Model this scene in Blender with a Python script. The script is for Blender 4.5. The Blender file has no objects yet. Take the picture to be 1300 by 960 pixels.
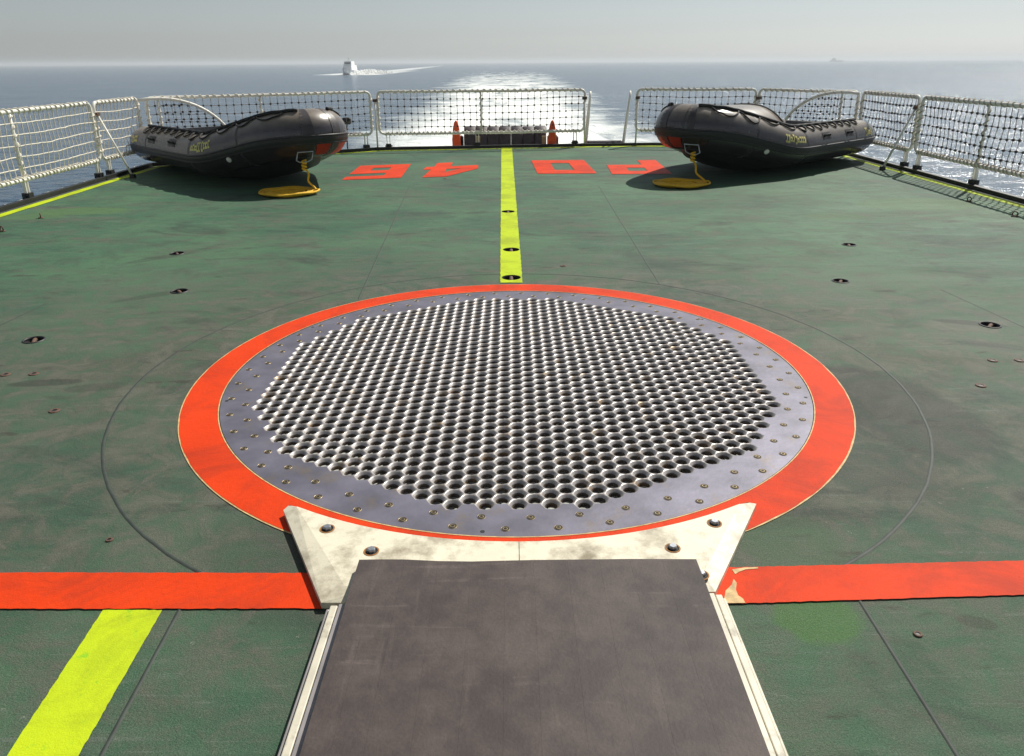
import bpy, math, random
from mathutils import Vector, Matrix
from mathutils.geometry import delaunay_2d_cdt
random.seed(7)
R = math.radians
S = bpy.context.scene
C = S.collection

# ------------------------------------------------------------------ camera
F, PX, PY = 950.0, 650.0, 435.0           # focal length and principal point in 1300x960 photo pixels
CAMH = 1.6
PITCH, ROLL = math.atan((435 - 78.5) / F), R(-0.34)
cd = bpy.data.cameras.new('camera')
cam = bpy.data.objects.new('camera', cd)
C.objects.link(cam)
cam.location = (0, 0, CAMH)
CM = Matrix.Rotation(R(90) - PITCH, 3, 'X') @ Matrix.Rotation(ROLL, 3, 'Z')
cam.rotation_euler = CM.to_euler()
cd.sensor_fit = 'HORIZONTAL'
cd.sensor_width = 36.0
cd.lens = F / 1300 * 36
cd.shift_y = -45 / 1300
cd.clip_start = 0.05
cd.clip_end = 60000
S.camera = cam

# ------------------------------------------------------------------ light
SUN_EL, SUN_AZ = R(47), R(40)              # azimuth measured from +Y (aft) towards +X
w = bpy.data.worlds.new('World')
S.world = w
w.use_nodes = True
nt = w.node_tree
nt.nodes.clear()
wo = nt.nodes.new('ShaderNodeOutputWorld')
bg = nt.nodes.new('ShaderNodeBackground')
sky = nt.nodes.new('ShaderNodeTexSky')
sky.sky_type = 'NISHITA'
sky.sun_disc = False
sky.sun_elevation = SUN_EL
sky.sun_rotation = SUN_AZ
sky.air_density = 1.0
sky.dust_density = 0.7
sky.ozone_density = 1.0
hs = nt.nodes.new('ShaderNodeHueSaturation')
hs.inputs['Saturation'].default_value = 0.30
nt.links.new(sky.outputs[0], hs.inputs['Color'])
tint = nt.nodes.new('ShaderNodeVectorMath')
tint.operation = 'MULTIPLY'
tint.inputs[1].default_value = (0.925, 0.985, 1.03)
nt.links.new(hs.outputs[0], tint.inputs[0])
nt.links.new(tint.outputs[0], bg.inputs[0])
bg.inputs[1].default_value = 0.064
nt.links.new(bg.outputs[0], wo.inputs[0])
sd = bpy.data.lights.new('sun', 'SUN')
sd.energy = 4.7
sd.angle = R(0.53)
sd.color = (1.0, 0.955, 0.87)
sun = bpy.data.objects.new('sun', sd)
C.objects.link(sun)
sdir = Vector((math.sin(SUN_AZ) * math.cos(SUN_EL), math.cos(SUN_AZ) * math.cos(SUN_EL), math.sin(SUN_EL)))
sun.rotation_euler = sdir.to_track_quat('Z', 'Y').to_euler()
sun.location = (20, 20, 30)
S.view_settings.view_transform = 'Standard'
S.view_settings.look = 'None'
S.view_settings.exposure = 0.22
S.view_settings.gamma = 1.0
S.view_settings.use_curve_mapping = False


def G(px, py, z=0.0):
    """photo pixel -> world point on the horizontal plane at height z"""
    d = CM @ Vector(((px - PX) / F, -(py - PY) / F, -1.0))
    t = (z - CAMH) / d.z
    return Vector((d.x * t, d.y * t, z))


# ------------------------------------------------------------------ materials
class NG:
    def __init__(s, name):
        s.m = bpy.data.materials.new(name)
        s.m.use_nodes = True
        s.t = s.m.node_tree
        s.t.nodes.clear()
        s.out = s.n('ShaderNodeOutputMaterial')
        s.b = s.n('ShaderNodeBsdfPrincipled')
        s.l(s.b.outputs[0], s.out.inputs[0])
        s._co = None

    def n(s, typ, **kw):
        x = s.t.nodes.new(typ)
        for k, v in kw.items():
            setattr(x, k, v)
        return x

    def l(s, a, b):
        s.t.links.new(a, b)

    def co(s):
        if s._co is None:
            s._co = s.n('ShaderNodeTexCoord').outputs['Object']
        return s._co

    def geo(s):
        return s.n('ShaderNodeNewGeometry').outputs['Position']

    def mapped(s, scale=(1, 1, 1), rot=(0, 0, 0), loc=(0, 0, 0), co=None):
        m = s.n('ShaderNodeMapping')
        s.l(co or s.co(), m.inputs[0])
        m.inputs['Scale'].default_value = scale
        m.inputs['Rotation'].default_value = rot
        m.inputs['Location'].default_value = loc
        return m.outputs[0]

    def noise(s, scale, detail=4, rough=0.55, co=None, dist=0.0):
        x = s.n('ShaderNodeTexNoise')
        s.l(co or s.co(), x.inputs['Vector'])
        x.inputs['Scale'].default_value = scale
        x.inputs['Detail'].default_value = detail
        x.inputs['Roughness'].default_value = rough
        x.inputs['Distortion'].default_value = dist
        return x.outputs['Fac']

    def ramp(s, fac, a, b, lo=0.0, hi=1.0):
        r = s.n('ShaderNodeMapRange')
        s.l(fac, r.inputs['Value'])
        r.inputs['From Min'].default_value = a
        r.inputs['From Max'].default_value = b
        r.inputs['To Min'].default_value = lo
        r.inputs['To Max'].default_value = hi
        return r.outputs[0]

    def math(s, op, a, b=None, c=None):
        m = s.n('ShaderNodeMath', operation=op)
        for i, v in enumerate((a, b, c)):
            if v is None:
                continue
            if isinstance(v, (int, float)):
                m.inputs[i].default_value = v
            else:
                s.l(v, m.inputs[i])
        return m.outputs[0]

    def mix(s, fac, a, b):
        m = s.n('ShaderNodeMix', data_type='RGBA')
        for sock, v in ((m.inputs[0], fac), (m.inputs[6], a), (m.inputs[7], b)):
            if isinstance(v, (int, float)):
                sock.default_value = v
            elif isinstance(v, tuple):
                sock.default_value = (*v, 1)
            else:
                s.l(v, sock)
        return m.outputs[2]

    def col(s, v):
        i = s.b.inputs['Base Color']
        if isinstance(v, tuple):
            i.default_value = (*v, 1)
        else:
            s.l(v, i)

    def set(s, **kw):
        for k, v in kw.items():
            i = s.b.inputs[k.replace('_', ' ')]
            if isinstance(v, (int, float)):
                i.default_value = v
            else:
                s.l(v, i)

    def bump(s, h, strength=0.3, dist=0.01):
        b = s.n('ShaderNodeBump')
        b.inputs['Strength'].default_value = strength
        b.inputs['Distance'].default_value = dist
        s.l(h, b.inputs['Height'])
        s.l(b.outputs[0], s.b.inputs['Normal'])


M = {}


def simple(name, c, rough=0.6, metal=0.0, var=0.25, scale=30, dirt=None, dirt_scale=8, dirt_lo=0.55, dirt_hi=0.7, bump=0.0, bscale=120):
    g = NG(name)
    n = g.noise(scale, 5)
    k = g.ramp(n, 0.3, 0.7, 1 - var, 1 + var)
    mm = g.n('ShaderNodeVectorMath', operation='SCALE')
    mm.inputs[0].default_value = c
    g.l(k, mm.inputs['Scale'])
    colr = mm.outputs[0]
    if dirt:
        f = g.ramp(g.noise(dirt_scale, 6, 0.65), dirt_lo, dirt_hi)
        colr = g.mix(f, colr, dirt)
    g.col(colr)
    g.set(Roughness=rough, Metallic=metal)
    if bump:
        g.bump(g.noise(bscale, 3), bump, 0.004)
    M[name] = g.m
    return g.m


GC0 = (0.02, 3.806)


def deck_mat():
    g = NG('deck_green')
    P = g.co()
    big = g.noise(0.55, 5, 0.6)
    streak = g.noise(1.0, 8, 0.72, co=g.mapped((0.8, 1.7, 1), (0, 0, R(6))), dist=1.2)
    streak2 = g.noise(1.0, 6, 0.68, co=g.mapped((1.4, 6.0, 1), (0, 0, R(-9)), (3.1, 8, 0)), dist=1.4)
    mid = g.noise(5.0, 8, 0.75, dist=0.6)
    fine = g.noise(60, 4, 0.7)
    grit = g.noise(230, 3, 0.7)
    green = g.mix(g.ramp(big, 0.42, 0.58), (0.042, 0.136, 0.074), (0.084, 0.200, 0.098))
    green = g.mix(g.ramp(streak2, 0.50, 0.63, 0, 0.6), green, (0.125, 0.205, 0.13))
    green = g.mix(g.ramp(mid, 0.50, 0.62, 0, 0.55), green, (0.034, 0.072, 0.044))
    brown = g.mix(g.ramp(mid, 0.40, 0.60), (0.066, 0.064, 0.052), (0.155, 0.146, 0.114))
    # wheel and foot wear: heaviest round the landing grid
    sp = g.n('ShaderNodeSeparateXYZ')
    g.l(P, sp.inputs[0])
    dx = g.math('MULTIPLY', g.math('SUBTRACT', sp.outputs[0], GC0[0]), 0.62)
    dy = g.math('SUBTRACT', sp.outputs[1], GC0[1])
    d = g.math('SQRT', g.math('ADD', g.math('MULTIPLY', dx, dx), g.math('MULTIPLY', dy, dy)))
    d = g.math('ADD', d, g.ramp(streak, 0.38, 0.62, -0.6, 0.6))
    near = g.ramp(d, 1.5, 3.1, 1.05, 0.08)
    wear = g.math('ADD', g.math('MULTIPLY', g.ramp(streak, 0.47, 0.61), 0.72), g.math('MULTIPLY', near, 0.85))
    wear = g.math('MULTIPLY', wear, g.ramp(mid, 0.40, 0.56, 0.45, 1.0))
    cn = g.n('ShaderNodeClamp')
    g.l(wear, cn.inputs[0])
    c = g.mix(g.math('MULTIPLY', cn.outputs[0], 0.9), green, brown)
    # dark tyre rub and spills
    rub = g.ramp(g.noise(1.0, 7, 0.7, co=g.mapped((0.8, 1.8, 1), (0, 0, R(25)), (7, 2, 0)), dist=1.0), 0.54, 0.66, 0, 0.6)
    c = g.mix(rub, c, (0.030, 0.036, 0.032))
    # small drips and rust runs
    dr = g.ramp(g.noise(2.6, 5, 0.62, co=g.mapped((1, 3.0, 1), (0, 0, R(8)), (2, 9, 0))), 0.63, 0.68, 0, 0.6)
    c = g.mix(dr, c, (0.045, 0.034, 0.024))
    # scratches
    scr = g.noise(1.0, 2, 0.5, co=g.mapped((0.9, 46, 1), (0, 0, R(21)), (3, 1, 0)), dist=0.25)
    c = g.mix(g.math('MULTIPLY', g.ramp(scr, 0.64, 0.69, 0, 0.6), g.ramp(mid, 0.45, 0.55)), c, (0.16, 0.19, 0.155))
    # pale scuffs
    sc = g.ramp(g.noise(1.0, 7, 0.75, co=g.mapped((3, 14, 1), (0, 0, R(14)), (1, 5, 0))), 0.60, 0.70, 0, 0.6)
    c = g.mix(sc, c, (0.20, 0.23, 0.19))
    sc2 = g.ramp(g.noise(30, 3, 0.6), 0.70, 0.74, 0, 0.8)
    c = g.mix(sc2, c, (0.26, 0.27, 0.22))
    # fresh green touch-up patches
    for (px, py, rx, ry, rot, amt, col) in ((1035, 781, 0.135, 0.125, 0.1, 0.8, (0.075, 0.185, 0.045)),
                                       (1005, 690, 0.19, 0.20, -0.5, 0.55, (0.085, 0.135, 0.07)),
                                       (1165, 259, 0.75, 0.42, 0.1, 0.6, (0.10, 0.19, 0.075)),
                                       (1060, 275, 0.35, 0.2, 0.1, 0.4, (0.10, 0.19, 0.075)),
                                       (105, 268, 0.55, 0.25, 0.0, 0.65, (0.10, 0.20, 0.06)),
                                       (40, 275, 0.4, 0.2, 0.0, 0.5, (0.10, 0.20, 0.06)),
                                       (652, 352, 0.33, 0.17, 0.0, 0.5, (0.07, 0.17, 0.07)),
                                       (652, 317, 0.24, 0.11, 0.0, 0.4, (0.07, 0.17, 0.07)),
                                       (1140, 520, 0.34, 0.55, 0.2, 0.55, (0.050, 0.046, 0.044)),
                                       (1120, 600, 0.25, 0.25, 0.2, 0.35, (0.050, 0.046, 0.044)),
                                       (205, 327, 0.34, 0.07, 0.75, 0.38, (0.040, 0.036, 0.028)),
                                       (195, 375, 0.28, 0.06, 0.6, 0.38, (0.040, 0.036, 0.028)),
                                       (120, 492, 0.16, 0.06, 0.2, 0.4, (0.040, 0.036, 0.028)),
                                       (60, 486, 0.2, 0.05, 0.1, 0.6, (0.040, 0.036, 0.028)),
                                       (1230, 410, 0.22, 0.05, -0.3, 0.6, (0.040, 0.036, 0.028)),
                                       (1240, 790, 0.06, 0.03, -0.3, 0.4, (0.045, 0.034, 0.026)),
                                       (560, 700, 0.9, 0.4, 0.0, 0.35, (0.055, 0.052, 0.045))):
        p = G(px, py)
        mp = g.n('ShaderNodeMapping', vector_type='TEXTURE')
        g.l(P, mp.inputs[0])
        mp.inputs['Location'].default_value = (p.x, p.y, 0)
        mp.inputs['Rotation'].default_value = (0, 0, rot)
        mp.inputs['Scale'].default_value = (rx, ry, 1)
        ln = g.n('ShaderNodeVectorMath', operation='LENGTH')
        g.l(mp.outputs[0], ln.inputs[0])
        e = g.math('ADD', ln.outputs['Value'], g.ramp(mid, 0.2, 0.8, -0.25, 0.25))
        c = g.mix(g.ramp(e, 1.08, 0.85, 0, amt), c, col)
    # grit speckle of the non-slip coating
    c = g.mix(g.ramp(grit, 0.38, 0.62, 0, 0.60), c, (0.022, 0.036, 0.027))
    c = g.mix(g.ramp(g.noise(140, 3, 0.65, co=g.mapped((1, 1, 1), (0, 0, 0), (5, 3, 1))), 0.58, 0.68, 0, 0.45), c, (0.15, 0.18, 0.14))
    g.col(c)
    g.set(Roughness=g.ramp(streak, 0.3, 0.7, 0.58, 0.74), Specular_IOR_Level=0.22)
    h = g.math('ADD', g.math('MULTIPLY', fine, 0.5), g.math('ADD', g.math('MULTIPLY', grit, 0.7), g.math('MULTIPLY', mid, 1.2)))
    g.bump(h, 0.7, 0.007)
    M['deck'] = g.m


deck_mat()


def paint(name, c, c2, chip=(0.55, 0.42, 0.2), chip_lo=0.68, rough=0.55):
    g = NG(name)
    n1 = g.noise(3.0, 5, 0.6)
    n2 = g.noise(14, 6, 0.7)
    col = g.mix(g.ramp(n1, 0.3, 0.7), c, c2)
    col = g.mix(g.ramp(n2, chip_lo, chip_lo + 0.07, 0, 0.8), col, chip)
    grit = g.noise(230, 3, 0.7)
    sm = g.noise(2.2, 8, 0.72, dist=1.0)
    col = g.mix(g.ramp(sm, 0.46, 0.62, 0, 0.55), col, tuple(v * 0.42 + 0.012 for v in c))
    scr = g.noise(1.0, 3, 0.5, co=g.mapped((40, 1.5, 1), (0, 0, R(-35)), (1, 7, 0)), dist=0.3)
    col = g.mix(g.ramp(scr, 0.70, 0.75, 0, 0.35), col, tuple(v * 0.55 + 0.03 for v in c))
    col = g.mix(g.ramp(grit, 0.40, 0.68, 0, 0.30), col, tuple(v * 0.5 for v in c))
    g.col(col)
    g.set(Roughness=rough, Specular_IOR_Level=0.10)
    g.bump(g.math('ADD', grit, g.noise(50, 3)), 0.4, 0.005)
    M[name] = g.m


paint('orange_paint', (0.76, 0.056, 0.007), (0.64, 0.044, 0.006), chip=(0.55, 0.16, 0.05), chip_lo=0.70)
paint('lime_paint', (0.54, 0.66, 0.016), (0.46, 0.60, 0.018), chip=(0.20, 0.52, 0.03), chip_lo=0.60)
paint('bow_red', (0.50, 0.045, 0.018), (0.38, 0.035, 0.018), chip=(0.2, 0.05, 0.03))
simple('worn_steel', (0.335, 0.315, 0.305), 0.44, 0.5, 0.30, 22.0, dirt=(0.27, 0.18, 0.09), dirt_scale=9, dirt_lo=0.56, dirt_hi=0.75)
simple('grid_steel', (0.165, 0.158, 0.198), 0.45, 0.4, 0.28, 5.0, dirt=(0.20, 0.16, 0.11), dirt_scale=6, dirt_lo=0.56, dirt_hi=0.80, bump=0.12, bscale=40)
simple('primer', (0.55, 0.38, 0.17), 0.7, 0, 0.3, 40)
simple('hole_grime_shade', (0.070, 0.055, 0.042), 0.6, 0.2, 0.5, 30, dirt=(0.16, 0.09, 0.035), dirt_scale=9)  # brown grime, darkened further: shade inside the holes put into the colour
simple('pit_steel', (0.42, 0.43, 0.40), 0.7, 0.1, 0.35, 18, dirt=(0.1, 0.08, 0.06), dirt_scale=4)
simple('bolt_brass', (0.26, 0.20, 0.11), 0.45, 0.7, 0.3, 90)
simple('bolt_steel', (0.42, 0.44, 0.47), 0.35, 0.8, 0.15, 60)
simple('rust', (0.30, 0.13, 0.03), 0.8, 0.0, 0.4, 40)
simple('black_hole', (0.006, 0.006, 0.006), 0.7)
simple('bone_paint', (0.72, 0.67, 0.52), 0.5, 0, 0.06, 10, dirt=(0.24, 0.20, 0.13), dirt_scale=6.5, dirt_lo=0.47, dirt_hi=0.70, bump=0.15)
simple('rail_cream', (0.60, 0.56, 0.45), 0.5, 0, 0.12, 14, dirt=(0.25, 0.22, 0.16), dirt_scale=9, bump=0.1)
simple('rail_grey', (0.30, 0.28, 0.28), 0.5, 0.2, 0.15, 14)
simple('black_edge', (0.012, 0.013, 0.013), 0.55, 0, 0.3, 12)
simple('waterway', (0.055, 0.065, 0.055), 0.7, 0, 0.3, 12)
simple('white_pipe', (0.80, 0.78, 0.70), 0.45, 0, 0.06, 10, dirt=(0.34, 0.24, 0.13), dirt_scale=5, dirt_lo=0.64, dirt_hi=0.78)
simple('white_rope', (0.74, 0.69, 0.58), 0.85, 0, 0.2, 40)
simple('tan_rope', (0.46, 0.40, 0.31), 0.85, 0, 0.3, 40)
simple('dark_cord', (0.24, 0.21, 0.18), 0.85, 0, 0.3, 40)
simple('knot_dark', (0.050, 0.040, 0.036), 0.9)
simple('rust_clamp', (0.11, 0.06, 0.04), 0.8, 0, 0.4, 60)
simple('black_rope', (0.010, 0.010, 0.011), 0.75)
simple('black_rubber', (0.013, 0.012, 0.014), 0.5)
simple('seam_tape', (0.040, 0.034, 0.036), 0.45)
simple('yellow_rope', (0.72, 0.42, 0.015), 0.75, 0, 0.2, 60)
simple('yellow_letters', (0.70, 0.62, 0.22), 0.6)
simple('orange_horn', (0.92, 0.11, 0.015), 0.5, 0, 0.1, 8)
simple('drum_rubber', (0.050, 0.036, 0.043), 0.6, 0, 0.25, 9)
simple('wood_block', (0.42, 0.30, 0.17), 0.7)
simple('hull_grey', (0.17, 0.19, 0.20), 0.5)
simple('boat_white', (0.9, 0.9, 0.88), 0.5, 0, 0.03, 2)
simple('boat_dark', (0.42, 0.45, 0.49), 0.5)
simple('window_dark', (0.02, 0.025, 0.03), 0.2)
simple('floor_board', (0.13, 0.13, 0.13), 0.6)
simple('far_ship', (0.16, 0.18, 0.20), 0.7)


def tube_mat():
    g = NG('tube_fabric')
    n = g.noise(5, 6, 0.7)
    c = g.mix(g.ramp(n, 0.35, 0.75), (0.019, 0.013, 0.020), (0.038, 0.028, 0.034))
    spots = g.ramp(g.noise(17, 3, 0.6, co=g.mapped((1, 1, 0.35))), 0.71, 0.74, 0, 0.5)
    c = g.mix(spots, c, (0.35, 0.33, 0.30))
    # sunlit tops of the tubes put into the colour, paler where facing up
    nn = g.n('ShaderNodeSeparateXYZ')
    g.l(g.n('ShaderNodeNewGeometry').outputs['Normal'], nn.inputs[0])
    lit_top = g.math('MULTIPLY', g.ramp(nn.outputs[2], 0.28, 0.80), g.ramp(n, 0.25, 0.6, 0.55, 1.0))
    c = g.mix(lit_top, c, (0.235, 0.198, 0.155))
    g.col(c)
    g.set(Roughness=0.27, Specular_IOR_Level=0.8)
    g.bump(g.noise(9, 4), 0.12, 0.02)
    M['tube'] = g.m


tube_mat()


def mat_rubber():
    g = NG('mat_rubber')
    n = g.noise(6, 6, 0.65)
    st = g.noise(1, 5, 0.6, co=g.mapped((26, 2.2, 1)))
    c = g.mix(g.ramp(n, 0.40, 0.62), (0.050, 0.038, 0.035), (0.092, 0.070, 0.063))
    c = g.mix(g.ramp(st, 0.6, 0.75, 0, 0.5), c, (0.13, 0.10, 0.088))
    c = g.mix(g.ramp(g.noise(3.3, 3, 0.5, co=g.mapped((1, 1, 1), (0, 0, 0), (4, 1, 0))), 0.62, 0.70, 0, 0.45), c, (0.034, 0.027, 0.029))
    sx = g.noise(1, 3, 0.5, co=g.mapped((1.6, 34, 1), (0, 0, R(62)), (2, 3, 0)), dist=0.4)
    c = g.mix(g.math('MULTIPLY', g.ramp(sx, 0.62, 0.69, 0, 0.6), g.ramp(n, 0.42, 0.55)), c, (0.135, 0.105, 0.095))
    c = g.mix(g.ramp(g.noise(9, 8, 0.78), 0.55, 0.7, 0, 0.6), c, (0.040, 0.031, 0.032))
    c = g.mix(g.ramp(g.noise(150, 3, 0.7), 0.35, 0.7, 0, 0.35), c, (0.035, 0.028, 0.029))
    g.col(c)
    g.set(Roughness=0.66, Specular_IOR_Level=0.35)
    g.bump(g.math('ADD', g.noise(110, 3), g.math('MULTIPLY', n, 2.0)), 0.2, 0.004)
    M['mat_rubber'] = g.m


mat_rubber()


def sea_mat():
    g = NG('sea_water')
    P = g.co()
    sp = g.n('ShaderNodeSeparateXYZ')
    g.l(P, sp.inputs[0])
    X, Y = sp.outputs[0], sp.outputs[1]
    # ship's own wake: a widening band of churned foam astern
    hw = g.math('ADD', 10.5, g.math('MULTIPLY', Y, 0.036))
    xc = g.math('MULTIPLY', Y, -0.004)
    ax = g.math('ABSOLUTE', g.math('SUBTRACT', X, xc))
    rel = g.math('DIVIDE', ax, hw)
    n_edge = g.noise(0.09, 6, 0.65)
    rel = g.math('ADD', rel, g.ramp(n_edge, 0.2, 0.8, -0.42, 0.42))
    band = g.ramp(rel, 1.12, 0.55)
    churn = g.noise(1.0, 5, 0.62, co=g.mapped((0.15, 0.06, 1)), dist=1.2)
    fade = g.ramp(Y, 60, 700, 1.0, 0.0)
    lo = g.ramp(fade, 0, 1, 0.58, 0.18)
    fo = g.n('ShaderNodeMapRange')
    g.l(churn, fo.inputs['Value'])
    g.l(lo, fo.inputs['From Min'])
    g.l(g.math('ADD', lo, 0.27), fo.inputs['From Max'])
    foam = g.math('MULTIPLY', fo.outputs[0], band)
    foam = g.math('MULTIPLY', foam, g.ramp(Y, 80, 1500, 1.0, 0.15))
    # bow wave and trail of the white boat astern
    bp, _w = BOATPOS, 1
    for (x0, y0, x1, y1, wd, amt) in WAKES:
        L = math.hypot(x1 - x0, y1 - y0)
        mp = g.n('ShaderNodeMapping', vector_type='TEXTURE')
        g.l(P, mp.inputs[0])
        mp.inputs['Location'].default_value = (x0, y0, 0)
        mp.inputs['Rotation'].default_value = (0, 0, math.atan2(y1 - y0, x1 - x0))
        q = g.n('ShaderNodeSeparateXYZ')
        g.l(mp.outputs[0], q.inputs[0])
        u = g.math('DIVIDE', q.outputs[0], L)
        v = g.math('DIVIDE', g.math('ABSOLUTE', q.outputs[1]), wd)
        m_ = g.math('MULTIPLY', g.ramp(v, 1.0, 0.55), g.math('MULTIPLY', g.ramp(u, -0.05, 0.02), g.ramp(u, 1.0, 0.25)))
        m_ = g.math('MULTIPLY', m_, g.ramp(g.noise(0.25, 4, 0.7), 0.3, 0.5))
        foam = g.math('MAXIMUM', foam, g.math('MULTIPLY', m_, amt))
    cl = g.n('ShaderNodeClamp')
    g.l(foam, cl.inputs[0])
    foam = cl.outputs[0]
    swell = g.noise(0.035, 4, 0.6)
    base = g.mix(g.ramp(swell, 0.35, 0.65), (0.030, 0.072, 0.125), (0.058, 0.104, 0.160))
    aer = g.mix(g.math('MULTIPLY', band, g.ramp(Y, 30, 500, 0.5, 0.05)), base, (0.22, 0.33, 0.33))
    g.col(g.mix(foam, aer, (0.90, 0.92, 0.89)))
    g.set(Roughness=g.ramp(foam, 0, 1, 0.16, 0.8), IOR=1.33)
    h1 = g.noise(1.0, 5, 0.6, co=g.mapped((0.22, 0.34, 1), (0, 0, R(20))), dist=0.5)
    h2 = g.noise(1.3, 4, 0.6)
    h = g.math('ADD', g.math('MULTIPLY', h1, 1.0), g.math('MULTIPLY', h2, 0.22))
    h = g.math('ADD', h, g.math('MULTIPLY', swell, 2.0))
    h = g.math('ADD', h, g.math('MULTIPLY', foam, g.math('MULTIPLY', churn, 0.6)))
    g.bump(h, 1.0, 0.85)
    M['sea'] = g.m


SEAZ = -5.2
BOATPOS = G(444, 95, SEAZ)
_b = BOATPOS
WAKES = [(_b.x - 12, _b.y + 14, _b.x + 8, _b.y - 6, 4.0, 1.0),
         (_b.x, _b.y - 6, _b.x - 2, _b.y + 300, 24.0, 1.0),
         (_b.x - 2, _b.y + 150, _b.x - 60, _b.y + 1500, 13.0, 0.75)]
sea_mat()


# ------------------------------------------------------------------ mesh builder
class MB:
    def __init__(s):
        s.v, s.f, s.mi = [], [], []

    def add(s, vs, fs, mi=0):
        o = len(s.v)
        s.v += [tuple(p) for p in vs]
        s.f += [tuple(i + o for i in f) for f in fs]
        s.mi += [mi] * len(fs)

    def box(s, c, size, rz=0.0, mi=0):
        cx, cy, cz = c
        hx, hy, hz = (k / 2 for k in size)
        cs, sn = math.cos(rz), math.sin(rz)
        vs = []
        for z in (-hz, hz):
            for (x, y) in ((-hx, -hy), (hx, -hy), (hx, hy), (-hx, hy)):
                vs.append((cx + x * cs - y * sn, cy + x * sn + y * cs, cz + z))
        s.add(vs, [(0, 3, 2, 1), (4, 5, 6, 7), (0, 1, 5, 4), (1, 2, 6, 5), (2, 3, 7, 6), (3, 0, 4, 7)], mi)

    def prism(s, poly, z0, z1, mi=0):
        n = len(poly)
        vs = [(x, y, z0) for x, y in poly] + [(x, y, z1) for x, y in poly]
        fs = [tuple(range(n - 1, -1, -1)), tuple(range(n, 2 * n))]
        fs += [(i, (i + 1) % n, n + (i + 1) % n, n + i) for i in range(n)]
        s.add(vs, fs, mi)

    def tube(s, pts, r, n=8, closed=False, caps=True, mi=0):
        pts = [Vector(p) for p in pts]
        m = len(pts)
        rr = r if isinstance(r, (list, tuple)) else [r] * m
        vs, fs = [], []
        nrm = None
        for i, p in enumerate(pts):
            a = pts[(i - 1) % m] if (closed or i > 0) else p
            b = pts[(i + 1) % m] if (closed or i < m - 1) else p
            t = (b - a)
            t = t.normalized() if t.length > 1e-9 else Vector((0, 0, 1))
            if nrm is None:
                nrm = t.orthogonal().normalized()
            else:
                nrm = (nrm - t * nrm.dot(t))
                nrm = nrm.normalized() if nrm.length > 1e-6 else t.orthogonal().normalized()
            bn = t.cross(nrm)
            for k in range(n):
                an = 2 * math.pi * k / n
                vs.append(p + (nrm * math.cos(an) + bn * math.sin(an)) * rr[i])
        for i in range(m if closed else m - 1):
            j = (i + 1) % m
            for k in range(n):
                k2 = (k + 1) % n
                fs.append((i * n + k, i * n + k2, j * n + k2, j * n + k))
        if caps and not closed:
            fs.append(tuple(range(n - 1, -1, -1)))
            fs.append(tuple((m - 1) * n + k for k in range(n)))
        s.add(vs, fs, mi)

    def blob(s, c, r, mi=0):
        cx, cy, cz = c
        vs = [(cx, cy, cz + r), (cx, cy, cz - r)]
        for k in range(6):
            a = k * math.pi / 3
            vs.append((cx + r * math.cos(a), cy + r * math.sin(a), cz + r * 0.45))
        for k in range(6):
            a = k * math.pi / 3
            vs.append((cx + r * math.cos(a), cy + r * math.sin(a), cz - r * 0.45))
        fs = []
        for k in range(6):
            j = (k + 1) % 6
            fs += [(0, 2 + k, 2 + j), (2 + k, 8 + k, 8 + j, 2 + j), (1, 8 + j, 8 + k)]
        s.add(vs, fs, mi)

    def lathe(s, prof, c=(0, 0, 0), n=24, mi=0, cap=False):
        cx, cy, cz = c
        vs, fs = [], []
        for (r, z) in prof:
            for k in range(n):
                a = 2 * math.pi * k / n
                vs.append((cx + r * math.cos(a), cy + r * math.sin(a), cz + z))
        for i in range(len(prof) - 1):
            for k in range(n):
                j = (k + 1) % n
                fs.append((i * n + k, i * n + j, (i + 1) * n + j, (i + 1) * n + k))
        if cap:
            fs.append(tuple((len(prof) - 1) * n + k for k in range(n)))
        s.add(vs, fs, mi)

    def mesh(s, name, mats, smooth=False):
        me = bpy.data.meshes.new(name)
        me.from_pydata(s.v, [], s.f)
        for m in (mats if isinstance(mats, (list, tuple)) else [mats]):
            me.materials.append(M[m])
        if any(s.mi):
            me.polygons.foreach_set('material_index', s.mi)
        if smooth:
            me.polygons.foreach_set('use_smooth', [True] * len(me.polygons))
        me.update()
        return me

    def build(s, name, mats, parent=None, smooth=False, loc=None):
        return obj(name, s.mesh(name, mats, smooth), parent, loc)


def obj(name, me, parent=None, loc=None):
    o = bpy.data.objects.new(name, me)
    C.objects.link(o)
    if parent:
        o.parent = parent
    if loc:
        o.location = loc
    return o


def tag(o, label=None, cat=None, group=None, kind=None):
    if label:
        o['label'] = label
    if cat:
        o['category'] = cat
    if group:
        o['group'] = group
    if kind:
        o['kind'] = kind
    return o


def empty(name, loc=(0, 0, 0), rz=0.0):
    o = bpy.data.objects.new(name, None)
    o.empty_display_size = 0.2
    C.objects.link(o)
    o.location = loc
    o.rotation_euler = (0, 0, rz)
    return o


def inside(p, poly):
    x, y = p
    c = False
    n = len(poly)
    j = n - 1
    for i in range(n):
        xi, yi = poly[i]
        xj, yj = poly[j]
        if (yi > y) != (yj > y) and x < (xj - xi) * (y - yi) / (yj - yi) + xi:
            c = not c
        j = i
    return c


def circle(cx, cy, r, n=24, ph=0.0):
    return [(cx + r * math.cos(ph + 2 * math.pi * k / n), cy + r * math.sin(ph + 2 * math.pi * k / n)) for k in range(n)]


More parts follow.
